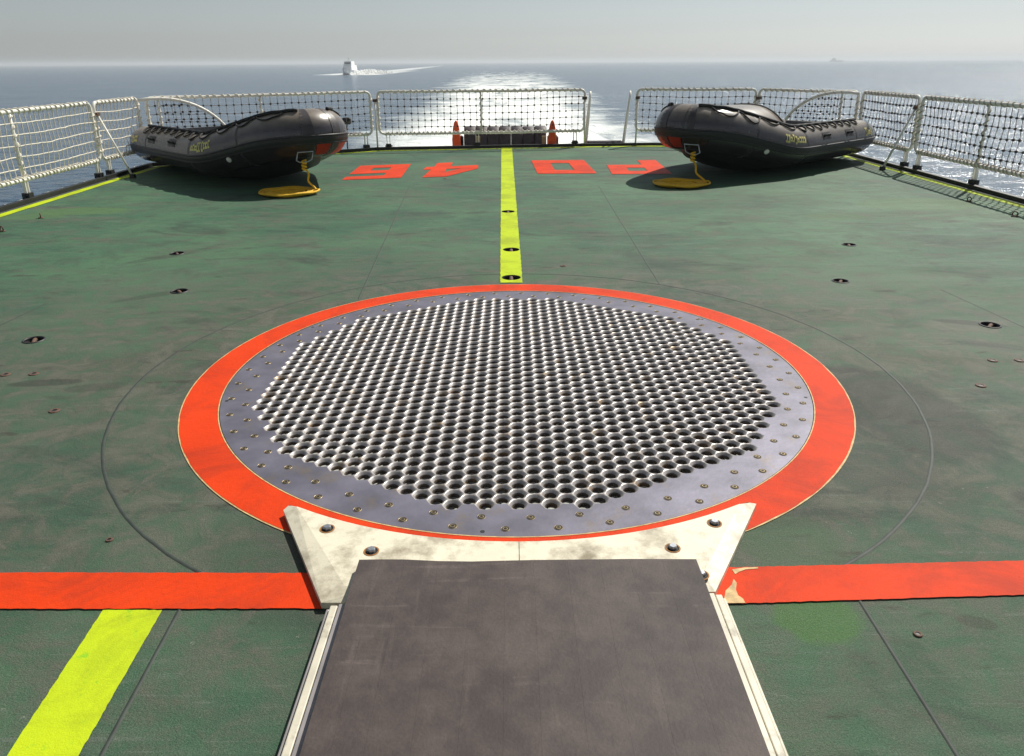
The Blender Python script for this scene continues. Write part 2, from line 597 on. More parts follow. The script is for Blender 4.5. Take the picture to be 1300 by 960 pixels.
def sheet(mb, outer, holes=(), z=0.0, extra=(), mi=0, test=None):
    vs, es = [], []
    for loop in [outer] + list(holes):
        o = len(vs)
        n = len(loop)
        vs += [Vector((p[0], p[1])) for p in loop]
        es += [(o + i, o + (i + 1) % n) for i in range(n)]
    vs += [Vector((p[0], p[1])) for p in extra]
    V, E, Fc, *_ = delaunay_2d_cdt(vs, es, [], 0, 1e-6)
    keep = []
    for f in Fc:
        cx = sum(V[i].x for i in f) / len(f)
        cy = sum(V[i].y for i in f) / len(f)
        if not inside((cx, cy), outer) or any(inside((cx, cy), h) for h in holes):
            continue
        if test and not test(cx, cy):
            continue
        keep.append(tuple(f))
    mb.add([(v.x, v.y, z) for v in V], keep, mi)


def rough_edge(poly, step=0.06, amp=0.004, closed=True):
    out = []
    n = len(poly)
    for i in range(n if closed else n - 1):
        a, b = Vector(poly[i]), Vector(poly[(i + 1) % n])
        L = (b - a).length
        k = max(1, int(L / step))
        d = (b - a) / max(L, 1e-9)
        nn = Vector((-d.y, d.x))
        for q in range(k):
            p = a + (b - a) * q / k
            if q:
                p = p + nn * random.uniform(-amp, amp)
            out.append((p.x, p.y))
    return out


def xy(v):
    return (v.x, v.y)


# ------------------------------------------------------------------ sea, haze
mb = MB()
mb.lathe([(r_, 0) for r_ in (12000, 4000, 1200, 300, 60)], n=64)
mb.f.append(tuple(4 * 64 + k for k in range(64)))
mb.mi.append(0)
sea = mb.build('sea', 'sea', loc=(0, 0, SEAZ))
tag(sea, kind='structure')


def build_haze():
    g = bpy.data.materials.new('sea_haze')
    g.use_nodes = True
    t = g.node_tree
    t.nodes.clear()
    o = t.nodes.new('ShaderNodeOutputMaterial')
    v = t.nodes.new('ShaderNodeVolumePrincipled')
    v.inputs['Color'].default_value = (0.86, 0.92, 0.97, 1)
    v.inputs['Density'].default_value = HAZE
    v.inputs['Anisotropy'].default_value = 0.2
    t.links.new(v.outputs[0], o.inputs['Volume'])
    M['haze'] = g
    b = MB()
    b.box((0, 0, (SEAZ - 1 + 13) / 2), (26000, 26000, 13 - SEAZ + 1))
    tag(b.build('haze', 'haze'), kind='stuff')


HAZE = 4.0e-4

# ------------------------------------------------------------------ landing grid geometry constants
GC = Vector((0.02, 3.806))
GR, ORANGE_OUT, FIELD = 1.534, 1.715, 1.345

# ------------------------------------------------------------------ flight deck
L0, L1 = G(0, 268), G(190, 211)
S1, S2, S3, S4 = G(478, 190.5), G(745, 185.5), G(830, 184.5), G(955, 186.5)
R1, R0 = G(1082, 197.5), G(1300, 257)


def back(a, b, Y):
    k = (Y - a.y) / (b.y - a.y)
    return a + (b - a) * k


OUT = [back(L0, L1, -6), L1, S1, S2, S3, S4, R1, back(R0, R1, -6)]
OUT = [xy(p) for p in OUT]
CUPS_PX = [(649, 353, 0), (649, 317.5, 0), (645, 269, 0), (225, 322, 0.5), (228, 370, 0.6), (43, 432, 0.4), (1067, 357, -0.5),
           (1257, 413, -0.7), (1078, 311, -0.3)]
CUPS = [(G(a, b), c) for a, b, c in CUPS_PX]
CR = 0.072
CS = [1.0, 1.0, 1.0] + [0.8] * 6
cup_loops = [circle(p.x, p.y, CR * k, 20) for (p, _), k in zip(CUPS, CS)]
deck = empty('flight_deck')
tag(deck, kind='structure')
mb = MB()
sheet(mb, OUT, [circle(GC.x, GC.y, GR + 0.002, 96)] + cup_loops, 0.0)
o = mb.build('deck_plating', 'deck', deck)
# ship's side below the deck edge
mb = MB()
n = len(OUT)
mb.add([(x, y, -0.004) for x, y in OUT] + [(x, y, SEAZ - 0.3) for x, y in OUT],
       [(i, n + i, n + (i + 1) % n, (i + 1) % n) for i in range(n)])
mb.build('hull_side', 'hull_grey', deck)


def offset_line(pl, d):
    """offset an open polyline to its right by d"""
    pts = [Vector(p) for p in pl]
    out = []
    for i, p in enumerate(pts):
        a = pts[max(i - 1, 0)]
        b = pts[min(i + 1, len(pts) - 1)]
        ns = []
        if i > 0:
            t = (p - a).normalized()
            ns.append(Vector((t.y, -t.x)))
        if i < len(pts) - 1:
            t = (b - p).normalized()
            ns.append(Vector((t.y, -t.x)))
        nn = sum(ns, Vector((0, 0))).normalized()
        out.append(p + nn * (d / max(0.3, nn.dot(ns[0]))))
    return [(p.x, p.y) for p in out]


# black edge bar right round the stern
for i in range(len(OUT) - 1):
    a_, b_ = Vector(OUT[i]), Vector(OUT[i + 1])
    line = [OUT[i], OUT[i + 1]]
    inner = offset_line(OUT, 0.07)
    mb = MB()
    mb.prism([OUT[i], inner[i], inner[i + 1], OUT[i + 1]], -0.02, 0.055)
    mb.build('edge_bar', 'black_edge', deck)
YI, YO = offset_line(OUT, 0.25), offset_line(OUT, 0.13)
WI, WO = offset_line(OUT, 0.129), offset_line(OUT, 0.071)
mb = MB()
mb2 = MB()
for i in range(len(OUT) - 1):
    quad = rough_edge([YO[i], YI[i], YI[i + 1], YO[i + 1]], 0.15, 0.008)
    sheet(mb, quad, z=0.004)
    sheet(mb2, [WO[i], WI[i], WI[i + 1], WO[i + 1]], z=0.004)
tag(mb.build('painted_border', 'lime_paint', deck), 'bright lime painted border line along the deck edge')
mb2.build('waterway_strip', 'waterway', deck)

# centre line with cup holes
cl = [G(635, 359.5), G(636.5, 188), G(650, 188), G(663.5, 359.5)]
mb = MB()
sheet(mb, rough_edge([xy(p) for p in cl], 0.03, 0.0035), [circle(CUPS[k][0].x, CUPS[k][0].y, CR + 0.004, 20) for k in range(3)], 0.0045)
tag(mb.build('painted_centre_line', 'lime_paint', deck), 'bright lime centre line running aft from the landing grid')

# orange ring round the grid, and the cross bars
mb = MB()
ring_o = [(GC.x + (ORANGE_OUT + random.uniform(-.003, .003)) * math.cos(a), GC.y + (ORANGE_OUT + random.uniform(-.003, .003)) * math.sin(a))
          for a in (2 * math.pi * k / 160 for k in range(160))]
ring_i = circle(GC.x, GC.y, GR + 0.004, 128)
sheet(mb, ring_o, [ring_i], 0.004)
tag(mb.build('painted_ring', 'orange_paint', deck), 'orange painted ring round the steel landing grid')
for pts in ([(-260, 728), (420, 729), (424, 774), (-300, 775)], [(900, 722.5), (1600, 706), (1640, 746), (900, 769)]):
    mb = MB()
    sheet(mb, rough_edge([xy(G(a, b)) for a, b in pts], 0.018, 0.0018), z=0.005)
    tag(mb.build('painted_cross_bar', 'orange_paint', deck))
mb = MB()
sheet(mb, [xy(G(a, b)) for a, b in ((921, 752), (929, 744), (931, 737), (935, 742), (934, 751), (937, 758), (943, 762), (946, 767.5), (918, 768))], z=0.0065)
sheet(mb, [xy(G(a, b)) for a, b in ((929, 725), (945, 722.5), (962, 722), (962, 723.8), (946, 725), (938, 728), (933, 731))], z=0.0065)
mb.build('worn_paint', 'primer', deck)
mb = MB()
sheet(mb, circle(GC.x, GC.y, ORANGE_OUT + 0.006, 160), [circle(GC.x, GC.y, ORANGE_OUT - 0.02, 128)], 0.003)
sheet(mb, circle(GC.x, GC.y, GR + 0.0085, 160), [circle(GC.x, GC.y, GR + 0.0035, 128)], 0.0052)
mb.build('paint_edge', 'primer', deck)
mb = MB()
sheet(mb, rough_edge([xy(G(a, b)) for a, b in ((131, 776), (206, 776), (92, 975), (0, 975))], 0.013, 0.0014), z=0.0045)
tag(mb.build('painted_stripe', 'lime_paint', deck))

# pennant number P046, painted to be read from astern
GL = {  # glyph polygons in a 0..1 x 0..1 box as seen from astern (upright)
    'P': ([(0, 0), (0.36, 0), (0.36, 0.36), (1, 0.36), (1, 1), (0, 1)], [[(0.36, 0.58), (0.36, 0.80), (0.68, 0.80), (0.68, 0.58)]]),
    '0': ([(0, 0), (1, 0), (1, 1), (0, 1)], [[(0.33, 0.24), (0.33, 0.76), (0.67, 0.76), (0.67, 0.24)]]),
    '4': ([(0.52, 0), (0.84, 0), (0.84, 0.28), (1, 0.28), (1, 0.48), (0.86, 0.48), (0.90, 1), (0.52, 1), (0, 0.55), (0, 0.30), (0.52, 0.30)],
          [[(0.32, 0.49), (0.58, 0.70), (0.58, 0.49)]]),
    '6': ([(0, 0), (1, 0), (1, 0.62), (0.34, 0.62), (0.34, 0.80), (1, 0.80), (1, 1), (0, 1)], [[(0.34, 0.22), (0.34, 0.42), (0.68, 0.42), (0.68, 0.22)]]),
}
# photo corners: far-left, far-right, near-right, near-left
DIG = {'6': [(457, 211), (522, 208.5), (509, 226), (434, 229)], '4': [(545, 208), (607, 205), (607, 223), (528, 226)],
       '0': [(674.5, 204), (741, 203.5), (757.5, 220.5), (682.5, 221)], 'P': [(767, 204), (832, 203.5), (853, 221), (777, 221.5)]}
for ch in 'P046':
    q = [G(a, b) for a, b in DIG[ch]]
    # tops of the letters point forward (towards the camera); reading left is to starboard here
    TL, TR, BR, BL = q[2], q[3], q[0], q[1]

    def mp(p):
        u, v = p
        t = TL + (TR - TL) * u
        b = BL + (BR - BL) * u
        r = b + (t - b) * v
        return (r.x, r.y)
    outer, holes = GL[ch]
    mb = MB()
    sheet(mb, [mp(p) for p in outer], [[mp(p) for p in h] for h in holes], 0.005)
    mb.build('painted_letter' if ch == 'P' else 'painted_digit', 'orange_paint', deck)


# weld seams
def seam(pts, wd=0.012, ht=0.004, z=0.0):
    mb = MB()
    pts = [Vector(p) for p in pts]
    vs, fs = [], []
    for i, p in enumerate(pts):
        t = (pts[min(i + 1, len(pts) - 1)] - pts[max(i - 1, 0)]).normalized()
        nn = Vector((-t.y, t.x))
        for (k, h) in ((-1, 0.0005), (-0.4, ht), (0.4, ht), (1, 0.0005)):
            q = p + nn * (k * wd)
            vs.append((q.x, q.y, z + h))
    for i in range(len(pts) - 1):
        for k in range(3):
            fs.append((4 * i + k, 4 * i + k + 1, 4 * i + 5 + k, 4 * i + 4 + k))
    mb.add(vs, fs)
    return mb.build('weld_seam', 'deck', deck, smooth=True)


simple('seam_dark', (0.028, 0.038, 0.030), 0.7, 0, 0.3, 20)
RS = 2.03
arc = []
for k in range(0, 121):
    a = R(-58) + (R(238) - R(-58)) * k / 120
    arc.append((GC.x + RS * math.cos(a) + random.uniform(-.002, .002), GC.y + RS * math.sin(a) + random.uniform(-.002, .002)))
s_ = seam(arc, 0.007, 0.0024)
s_.data.materials[0] = M['seam_dark']
e0, e1 = arc[0], arc[-1]
for a, b in ((e0, xy(G(1225, 975))), (e1, xy(G(120, 975)))):
    s_ = seam([(a[0] + (b[0] - a[0]) * t / 12, a[1] + (b[1] - a[1]) * t / 12) for t in range(13)], 0.006, 0.0030)
    s_.data.materials[0] = M['seam_dark']
for a, b in (((760, 236), (838, 362)), ((1195, 368), (1420, 470)), ((520, 236), (455, 380)), ((60, 385), (-120, 470))):
    a, b = G(*a), G(*b)
    s_ = seam([(a.x + (b.x - a.x) * t / 8, a.y + (b.y - a.y) * t / 8) for t in range(9)], 0.005, 0.002)
    s_.data.materials[0] = M['seam_dark']

# tie-down cups (recessed bowl with a bar across)
cup_m = MB()
cup_m.lathe([(CR + 0.001, -0.002), (CR * 0.96, -0.02), (CR * 0.75, -0.055), (CR * 0.3, -0.07)], n=20, cap=True)
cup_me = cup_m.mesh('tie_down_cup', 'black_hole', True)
rim_m = MB()
rim_m.lathe([(CR - 0.003, -0.004), (CR - 0.002, 0.007), (CR + 0.006, 0.007), (CR + 0.010, 0.001)], n=20)
rim_me = rim_m.mesh('rim', 'black_edge', True)
bar_m = MB()
bar_m.tube([(0, -CR * 0.98, -0.018), (0, -CR * 0.5, -0.010), (0, CR * 0.5, -0.010), (0, CR * 0.98, -0.018)], 0.016, 8)
bar_me = bar_m.mesh('cross_bar', 'rust_clamp', True)
for i, (p, rz) in enumerate(CUPS):
    c_ = obj('tie_down_cup', cup_me, deck, (p.x, p.y, 0))
    c_.rotation_euler.z = rz
    c_.scale = (CS[i],) * 3
    if i > 2:
        obj('rim', rim_me, c_)
    obj('cross_bar', bar_me, c_)
# flush deck plugs with rusty edges
plug_m = MB()
plug_m.lathe([(0.034, 0.0005), (0.030, 0.004), (0.018, 0.004)], n=14)
plug_m.lathe([(0.018, 0.004), (0.016, 0.002), (0.002, 0.002)], n=14, mi=1, cap=True)
plug_me = plug_m.mesh('deck_plug', ['rust_clamp', 'black_edge'])
for (a, b) in ((69, 522), (7, 476), (43, 475), (1245, 490), (1260, 458), (1294, 458), (139, 686), (1165, 806), (565, 227), (715, 338)):
    p = G(a, b)
    o = obj('deck_plug', plug_me, deck, (p.x, p.y, 0.001))
    o.scale = (0.4, 0.4, 1) if b > 600 else (0.8, 0.8, 1)
# pad eyes by the side rails
eye_m = MB()
eye_m.tube([(0, 0.045 * math.cos(a), 0.05 + 0.045 * math.sin(a)) for a in (2 * math.pi * k / 14 for k in range(14))], 0.012, 6, closed=True)
eye_m.box((0, 0, 0.006), (0.09, 0.11, 0.012))
eye_me = eye_m.mesh('pad_eye', 'rust_clamp', True)
for (a, b) in ((52, 277), (3, 294), (1230, 256), (1288, 275)):
    p = G(a, b)
    e_ = obj('pad_eye', eye_me, deck, (p.x, p.y, 0.001))
    e_.rotation_euler.z = random.uniform(0.3, 1.2)
    e_.scale = (0.55,) * 3


# ------------------------------------------------------------------ landing grid
def build_grid():
    root = empty('landing_grid', (GC.x, GC.y, 0))
    tag(root, 'round perforated steel landing grid set in the deck inside an orange ring', 'landing grid')
    p = 0.0735
    colw = p * math.sqrt(3) / 2
    rc = p / math.sqrt(3)
    cells = {}
    N = 30
    for i in range(-N, N + 1):
        for j in range(-N, N + 1):
            x = i * colw
            y = (j + (0.5 if i % 2 else 0.0)) * p
            hexd = max(abs(x * math.cos(R(q)) + y * math.sin(R(q))) for q in (0, 60, 120))
            if math.hypot(x, y) < 1.385 - rc * 0.6 and hexd < 1.318 - rc * 0.5:
                cells[(i, j)] = (x, y)
    # hex corner keys, shared
    vid, V = {}, []
    cnt = {}
    mids = {}

    def key(x, y):
        return (round(x / (rc / 4)), round(y / (p / 4)))
    for (x, y) in cells.values():
        for k in range(6):
            a, b = R(60 * k), R(60 * k + 60)
            kx = key(x + rc * math.cos(a), y + rc * math.sin(a))
            cnt[kx] = cnt.get(kx, 0) + 1
            am = R(60 * k + 30)
            km = key(x + p / 2 * math.cos(am), y + p / 2 * math.sin(am))
            mids[km] = mids.get(km, 0) + 1

    def near_key(d, x, y):
        return key(x, y)
    mb = MB()
    rings = [(p * 0.490, -0.0010), (p * 0.452, -0.0034), (p * 0.395, -0.0075), (p * 0.340, -0.0118), (p * 0.303, -0.0160), (p * 0.288, -0.0205), (p * 0.284, -0.026)]
    n = 12
    for (x, y) in cells.values():
        vs = []
        for k in range(12):
            a = R(30 * k)
            if k % 2 == 0:
                px, py = x + rc * math.cos(a), y + rc * math.sin(a)
                c_ = cnt.get(key(px, py), 1)
                z = 0.0012 if c_ >= 3 else 0.0
            else:
                px, py = x + p / 2 * math.cos(a), y + p / 2 * math.sin(a)
                z = -0.0010 if mids.get(near_key(mids, px, py), 1) >= 2 else 0.0
            vs.append((px, py, z))
        for (r_, z) in rings:
            for k in range(12):
                a = R(30 * k)
                vs.append((x + r_ * math.cos(a), y + r_ * math.sin(a), z))
        fs = []
        for i in range(len(rings)):
            for k in range(12):
                j = (k + 1) % 12
                fs.append((i * 12 + k, i * 12 + j, (i + 1) * 12 + j, (i + 1) * 12 + k))
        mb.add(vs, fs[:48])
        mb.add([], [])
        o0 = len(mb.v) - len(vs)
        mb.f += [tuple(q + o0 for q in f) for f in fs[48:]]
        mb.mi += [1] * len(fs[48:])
    # merge shared rim vertices so that the ridges shade smoothly
    import bmesh
    me = mb.mesh('grate', ['worn_steel', 'hole_grime_shade'], True)
    bm = bmesh.new()
    bm.from_mesh(me)
    bmesh.ops.remove_doubles(bm, verts=bm.verts, dist=0.0004)
    bm.normal_update()
    bm.to_mesh(me)
    bm.free()
    obj('grate', me, root, (0, 0, 0.003))
    # flat rim plate: boundary of the cells to the outer circle
    edge = {}
    for (x, y) in cells.values():
        for k in range(6):
            a, b = R(60 * k), R(60 * k + 60)
            A = (x + rc * math.cos(a), y + rc * math.sin(a))
            B = (x + rc * math.cos(b), y + rc * math.sin(b))
            am = R(60 * k + 30)
            km = near_key(mids, x + p / 2 * math.cos(am), y + p / 2 * math.sin(am))
            if mids.get(km, 1) < 2:
                edge[near_key(cnt, *A)] = (A, near_key(cnt, *B))
    st = next(iter(edge))
    loop, k = [], st
    for _ in range(len(edge)):
        loop.append(edge[k][0])
        k = edge[k][1]
        if k == st:
            break
    mb = MB()
    oc = circle(0, 0, GR, 128)
    sheet(mb, oc, [loop], 0.003)
    nn = len(oc)
    mb.add([(x, y, 0.003) for x, y in oc] + [(x, y, -0.05) for x, y in oc], [(i, nn + i, nn + (i + 1) % nn, (i + 1) % nn) for i in range(nn)])
    mb.build('rim_plate', 'grid_steel', root)
    mb = MB()
    mb.lathe([(GR - 0.005, -0.02), (GR - 0.005, -0.105)], n=64)
    mb.add([(x, y, -0.105) for x, y in circle(0, 0, GR - 0.005, 64)], [tuple(range(64))])
    mb.build('pit_floor', 'pit_steel', root)
    # countersunk bolts, two staggered rings
    bm_ = MB()
    bm_.lathe([(0.0170, 0.0004), (0.0158, 0.0012), (0.0148, 0.0006)], n=14, mi=0)
    bm_.lathe([(0.0148, 0.0006), (0.0105, 0.0004)], n=14, mi=1)
    bm_.lathe([(0.0105, 0.0004), (0.0090, 0.0022), (0.0060, 0.0022)], n=14, mi=0)
    bm_.lathe([(0.0060, 0.0022), (0.0045, 0.0008), (0.001, 0.0008)], n=14, mi=1, cap=True)
    bme = bm_.mesh('bolt', ['bolt_brass', 'black_hole'])
    for k in range(96):
        a = 2 * math.pi * (k + 0.5) / 96
        r_ = 1.488 if k % 2 else 1.415
        o = obj('bolt', bme, root, (r_ * math.cos(a), r_ * math.sin(a), 0.0032))
        o.rotation_euler.z = random.random() * 6
    hm = MB()
    hm.add([(x, y, 0) for x, y in circle(0, 0, 0.009, 10)], [tuple(range(10))])
    hme = hm.mesh('dowel_hole', 'black_hole')
    for a in (-95, -14, 194, 35, 150):
        obj('dowel_hole', hme, root, (1.508 * math.cos(R(a)), 1.508 * math.sin(R(a)), 0.0036))


build_grid()


# ------------------------------------------------------------------ cream horn plates, track mat, side rails
def horn_plate(side):
    s_ = 1 if side > 0 else -1
    label = 'cream painted steel horn plate bolted at the ' + ('bright clean right' if 0 else 'x')
    root = empty('guide_plate', (0, 2.1, 0))
    ri = 1.624
    tip = R(-90 + s_ * 32.2)
    mid = R(-90)
    mx = GC.x
    T = (GC.x + ri * math.cos(tip), GC.y + ri * math.sin(tip))
    arc = []
    for k in range(15):
        a = mid + (tip - mid) * k / 14
        arc.append((GC.x + ri * math.cos(a), GC.y + ri * math.sin(a)))
    if s_ < 0:
        low = G(408, 768, 0.02)
        fold_low = G(437, 742, 0.05)
        tout = G(360, 650, 0.02)
    else:
        low = G(908, 754, 0.02)
        fold_low = G(893, 726, 0.05)
        tout = G(960, 642, 0.02)
    gap = 0.0012 * s_
    zt, ze = 0.046, 0.028
    # flat top: arc, then fold line from just inside the tip down to the track corner, then along the mat edge
    fold_tip = (T[0] - s_ * 0.035, T[1] - 0.022)
    inner_y = 1.93
    poly_top = [(mx + gap, arc[0][1])] + arc[1:-1] + [fold_tip, (fold_low.x, fold_low.y), (fold_low.x - s_ * 0.06, inner_y), (mx + gap, inner_y)]
    outer_edge = [T, (tout.x, tout.y), (low.x, low.y)]
    V, Fc = [], []

    def v(p, z):
        V.append((p[0], p[1] - 2.1, z))
        return len(V) - 1
    ti = [v(p, zt) for p in poly_top]
    mb = MB()
    top = MB()
    sheet(top, [(p[0], p[1] - 2.1) for p in poly_top], z=zt)
    mb.v, mb.f, mb.mi = top.v, top.f, top.mi
    # sloping facet
    A = lambda p, z: (p[0], p[1] - 2.1, z)
    fac = [A(fold_tip, zt), A(arc[-2], zt), A(T, zt * 0.82), A((tout.x, tout.y), ze), A((low.x, low.y), ze), A((fold_low.x, fold_low.y), zt)]
    fs = [(0, 1, 2), (0, 2, 3), (0, 3, 4), (0, 4, 5)]
    if s_ > 0:
        fs = [tuple(reversed(f)) for f in fs]
    mb.add(fac, fs)
    low_in = (fold_low.x - s_ * 0.06, inner_y)
    lip = [A((low.x, low.y), ze), A((fold_low.x, fold_low.y), zt), A(low_in, zt), A((low.x - s_ * 0.10, low.y), ze)]
    mb.add(lip, [(0, 1, 2, 3)])
    # skirt down to the deck
    rim = [(mx + gap, arc[0][1], zt)] + [(p[0], p[1], zt) for p in arc[1:-1]] + [(T[0], T[1], zt * 0.82), (tout.x, tout.y, ze), (low.x, low.y, ze), (low.x - s_ * 0.10, low.y, ze)]
    vs = [(x, y - 2.1, z) for x, y, z in rim] + [(x, y - 2.1, 0.0055) for x, y, z in rim]
    m = len(rim)
    mb.add(vs, [(i, i + 1, m + i + 1, m + i) for i in range(m - 1)])
    mb.add([(mx + gap, inner_y - 2.1, zt), (mx + gap, arc[0][1] - 2.1, zt), (mx + gap, arc[0][1] - 2.1, 0.0055), (mx + gap, inner_y - 2.1, 0.0055)], [(0, 1, 2, 3)])
    pl = mb.build('plate', 'bone_paint', root)
    md = pl.modifiers.new('bevel', 'BEVEL')
    md.width = 0.004
    md.segments = 2
    md.limit_method = 'ANGLE'
    if s_ < 0:
        jm = MB()
        jm.box((mx, (arc[0][1] + inner_y) / 2 - 2.1, 0.0245), (0.0022, arc[0][1] - inner_y - 0.002, 0.038))
        jm.build('dark_gap_strip', 'black_edge', root)  # box added only to make the gap between the plates look dark
    bolts = ((415.5, 671.5), (471.5, 700)) if s_ < 0 else ((907, 664.5), (854, 696), (890, 730))
    rec = MB()
    rec.lathe([(0.027, 0.0012), (0.022, 0.0016)], n=18, mi=1)
    rec.lathe([(0.022, 0.0016), (0.0175, 0.0004), (0.001, 0.0004)], n=18, mi=2)
    rec.lathe([(0.0145, 0.0006), (0.0145, 0.010), (0.012, 0.013), (0.001, 0.013)], n=6, mi=0)
    rme = rec.mesh('bolt', ['bolt_steel', 'rust', 'black_hole'])
    for (a, b) in bolts:
        p_ = G(a, b, zt)
        o = obj('bolt', rme, root, (p_.x, p_.y - 2.1, zt))
        o.rotation_euler.z = random.random()
    return root


tag(horn_plate(-1), 'cream steel guide plate whose soiled grey sloping face throws a dark shadow', 'guide plate')
tag(horn_plate(1), 'cream steel guide plate with a bright sunlit sloping face and rust-ringed bolts', 'guide plate')

trk = empty('track_cover', (0.045, 0, 0))
tag(trk, 'dark brown rubber track cover with seams leading up to the steel landing grid', 'track cover')
xs = [-0.548, -0.478, -0.40, -0.29, -0.18, -0.072, 0.02, 0.13, 0.235, 0.335, 0.44, 0.552]
for i in range(len(xs) - 1):
    a, b = xs[i] + (0.00012 if i else 0), xs[i + 1] - 0.00012
    mb = MB()
    nseg = 24
    vs, fs = [], []
    rows = []
    for q in range(nseg + 1):
        y = -0.6 + (2.035 + 0.6) * q / nseg
        for x in (a, b):
            e = 0.012 * max(0.0, 1 - abs((x + 0.42) / 0.20)) + 0.010 * max(0, 1 - abs((x - 0.38) / 0.22)) - 0.004 * max(0, 1 - abs(x / 0.3))
            yy = y + (e if q == nseg else 0)
            zz = 0.082 + 0.004 * math.sin(x * 9 + 1) * (q / nseg) ** 2 - (0.004 if q == nseg else 0)
            rows.append((x, yy, zz))
    m = len(rows)
    vs = rows + [(x, y, 0.058) for x, y, z in rows]
    for q in range(nseg):
        k = 2 * q
        fs += [(k, k + 1, k + 3, k + 2), (m + k, m + k + 2, m + k + 3, m + k + 1), (k, k + 2, m + k + 2, m + k), (k + 1, m + k + 1, m + k + 3, k + 3)]
    fs += [(2 * nseg, 2 * nseg + 1, m + 2 * nseg + 1, m + 2 * nseg), (0, m, m + 1, 1)]
    mb.add(vs, fs)
    mb.build('rubber_strip', 'mat_rubber', trk)
mb = MB()
mb.box((0.002, 0.70, 0.0315), (1.06, 2.62, 0.051))
mb.build('bearer', 'black_edge', trk)


def side_rail(x0, x1, y1, label, mats):
    root = empty('track_rail', ((x0 + x1) / 2, 0, 0))
    tag(root, label, 'rail')
    wd = x1 - x0
    for k, (a, b, z) in enumerate(((0, 0.36, 0.050), (0.42, 0.78, 0.044), (0.84, 1.0, 0.030))):
        if mats[k] is None:
            continue
        mb = MB()
        mb.box((x0 + (a + b) / 2 * wd - (x0 + x1) / 2, (y1 - 0.6) / 2, (z + 0.006) / 2), ((b - a) * wd, y1 + 0.6, z - 0.006))
        o = mb.build('rail_bar', mats[k], root)
        md = o.modifiers.new('bevel', 'BEVEL')
        md.width = 0.003
        md.segments = 2


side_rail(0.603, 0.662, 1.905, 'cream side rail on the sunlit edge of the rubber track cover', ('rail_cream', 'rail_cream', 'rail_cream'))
side_rail(-0.512, -0.575, 1.865, 'grey side rail beside the shaded edge of the rubber track cover', ('rail_grey', 'rail_cream', 'rail_grey'))


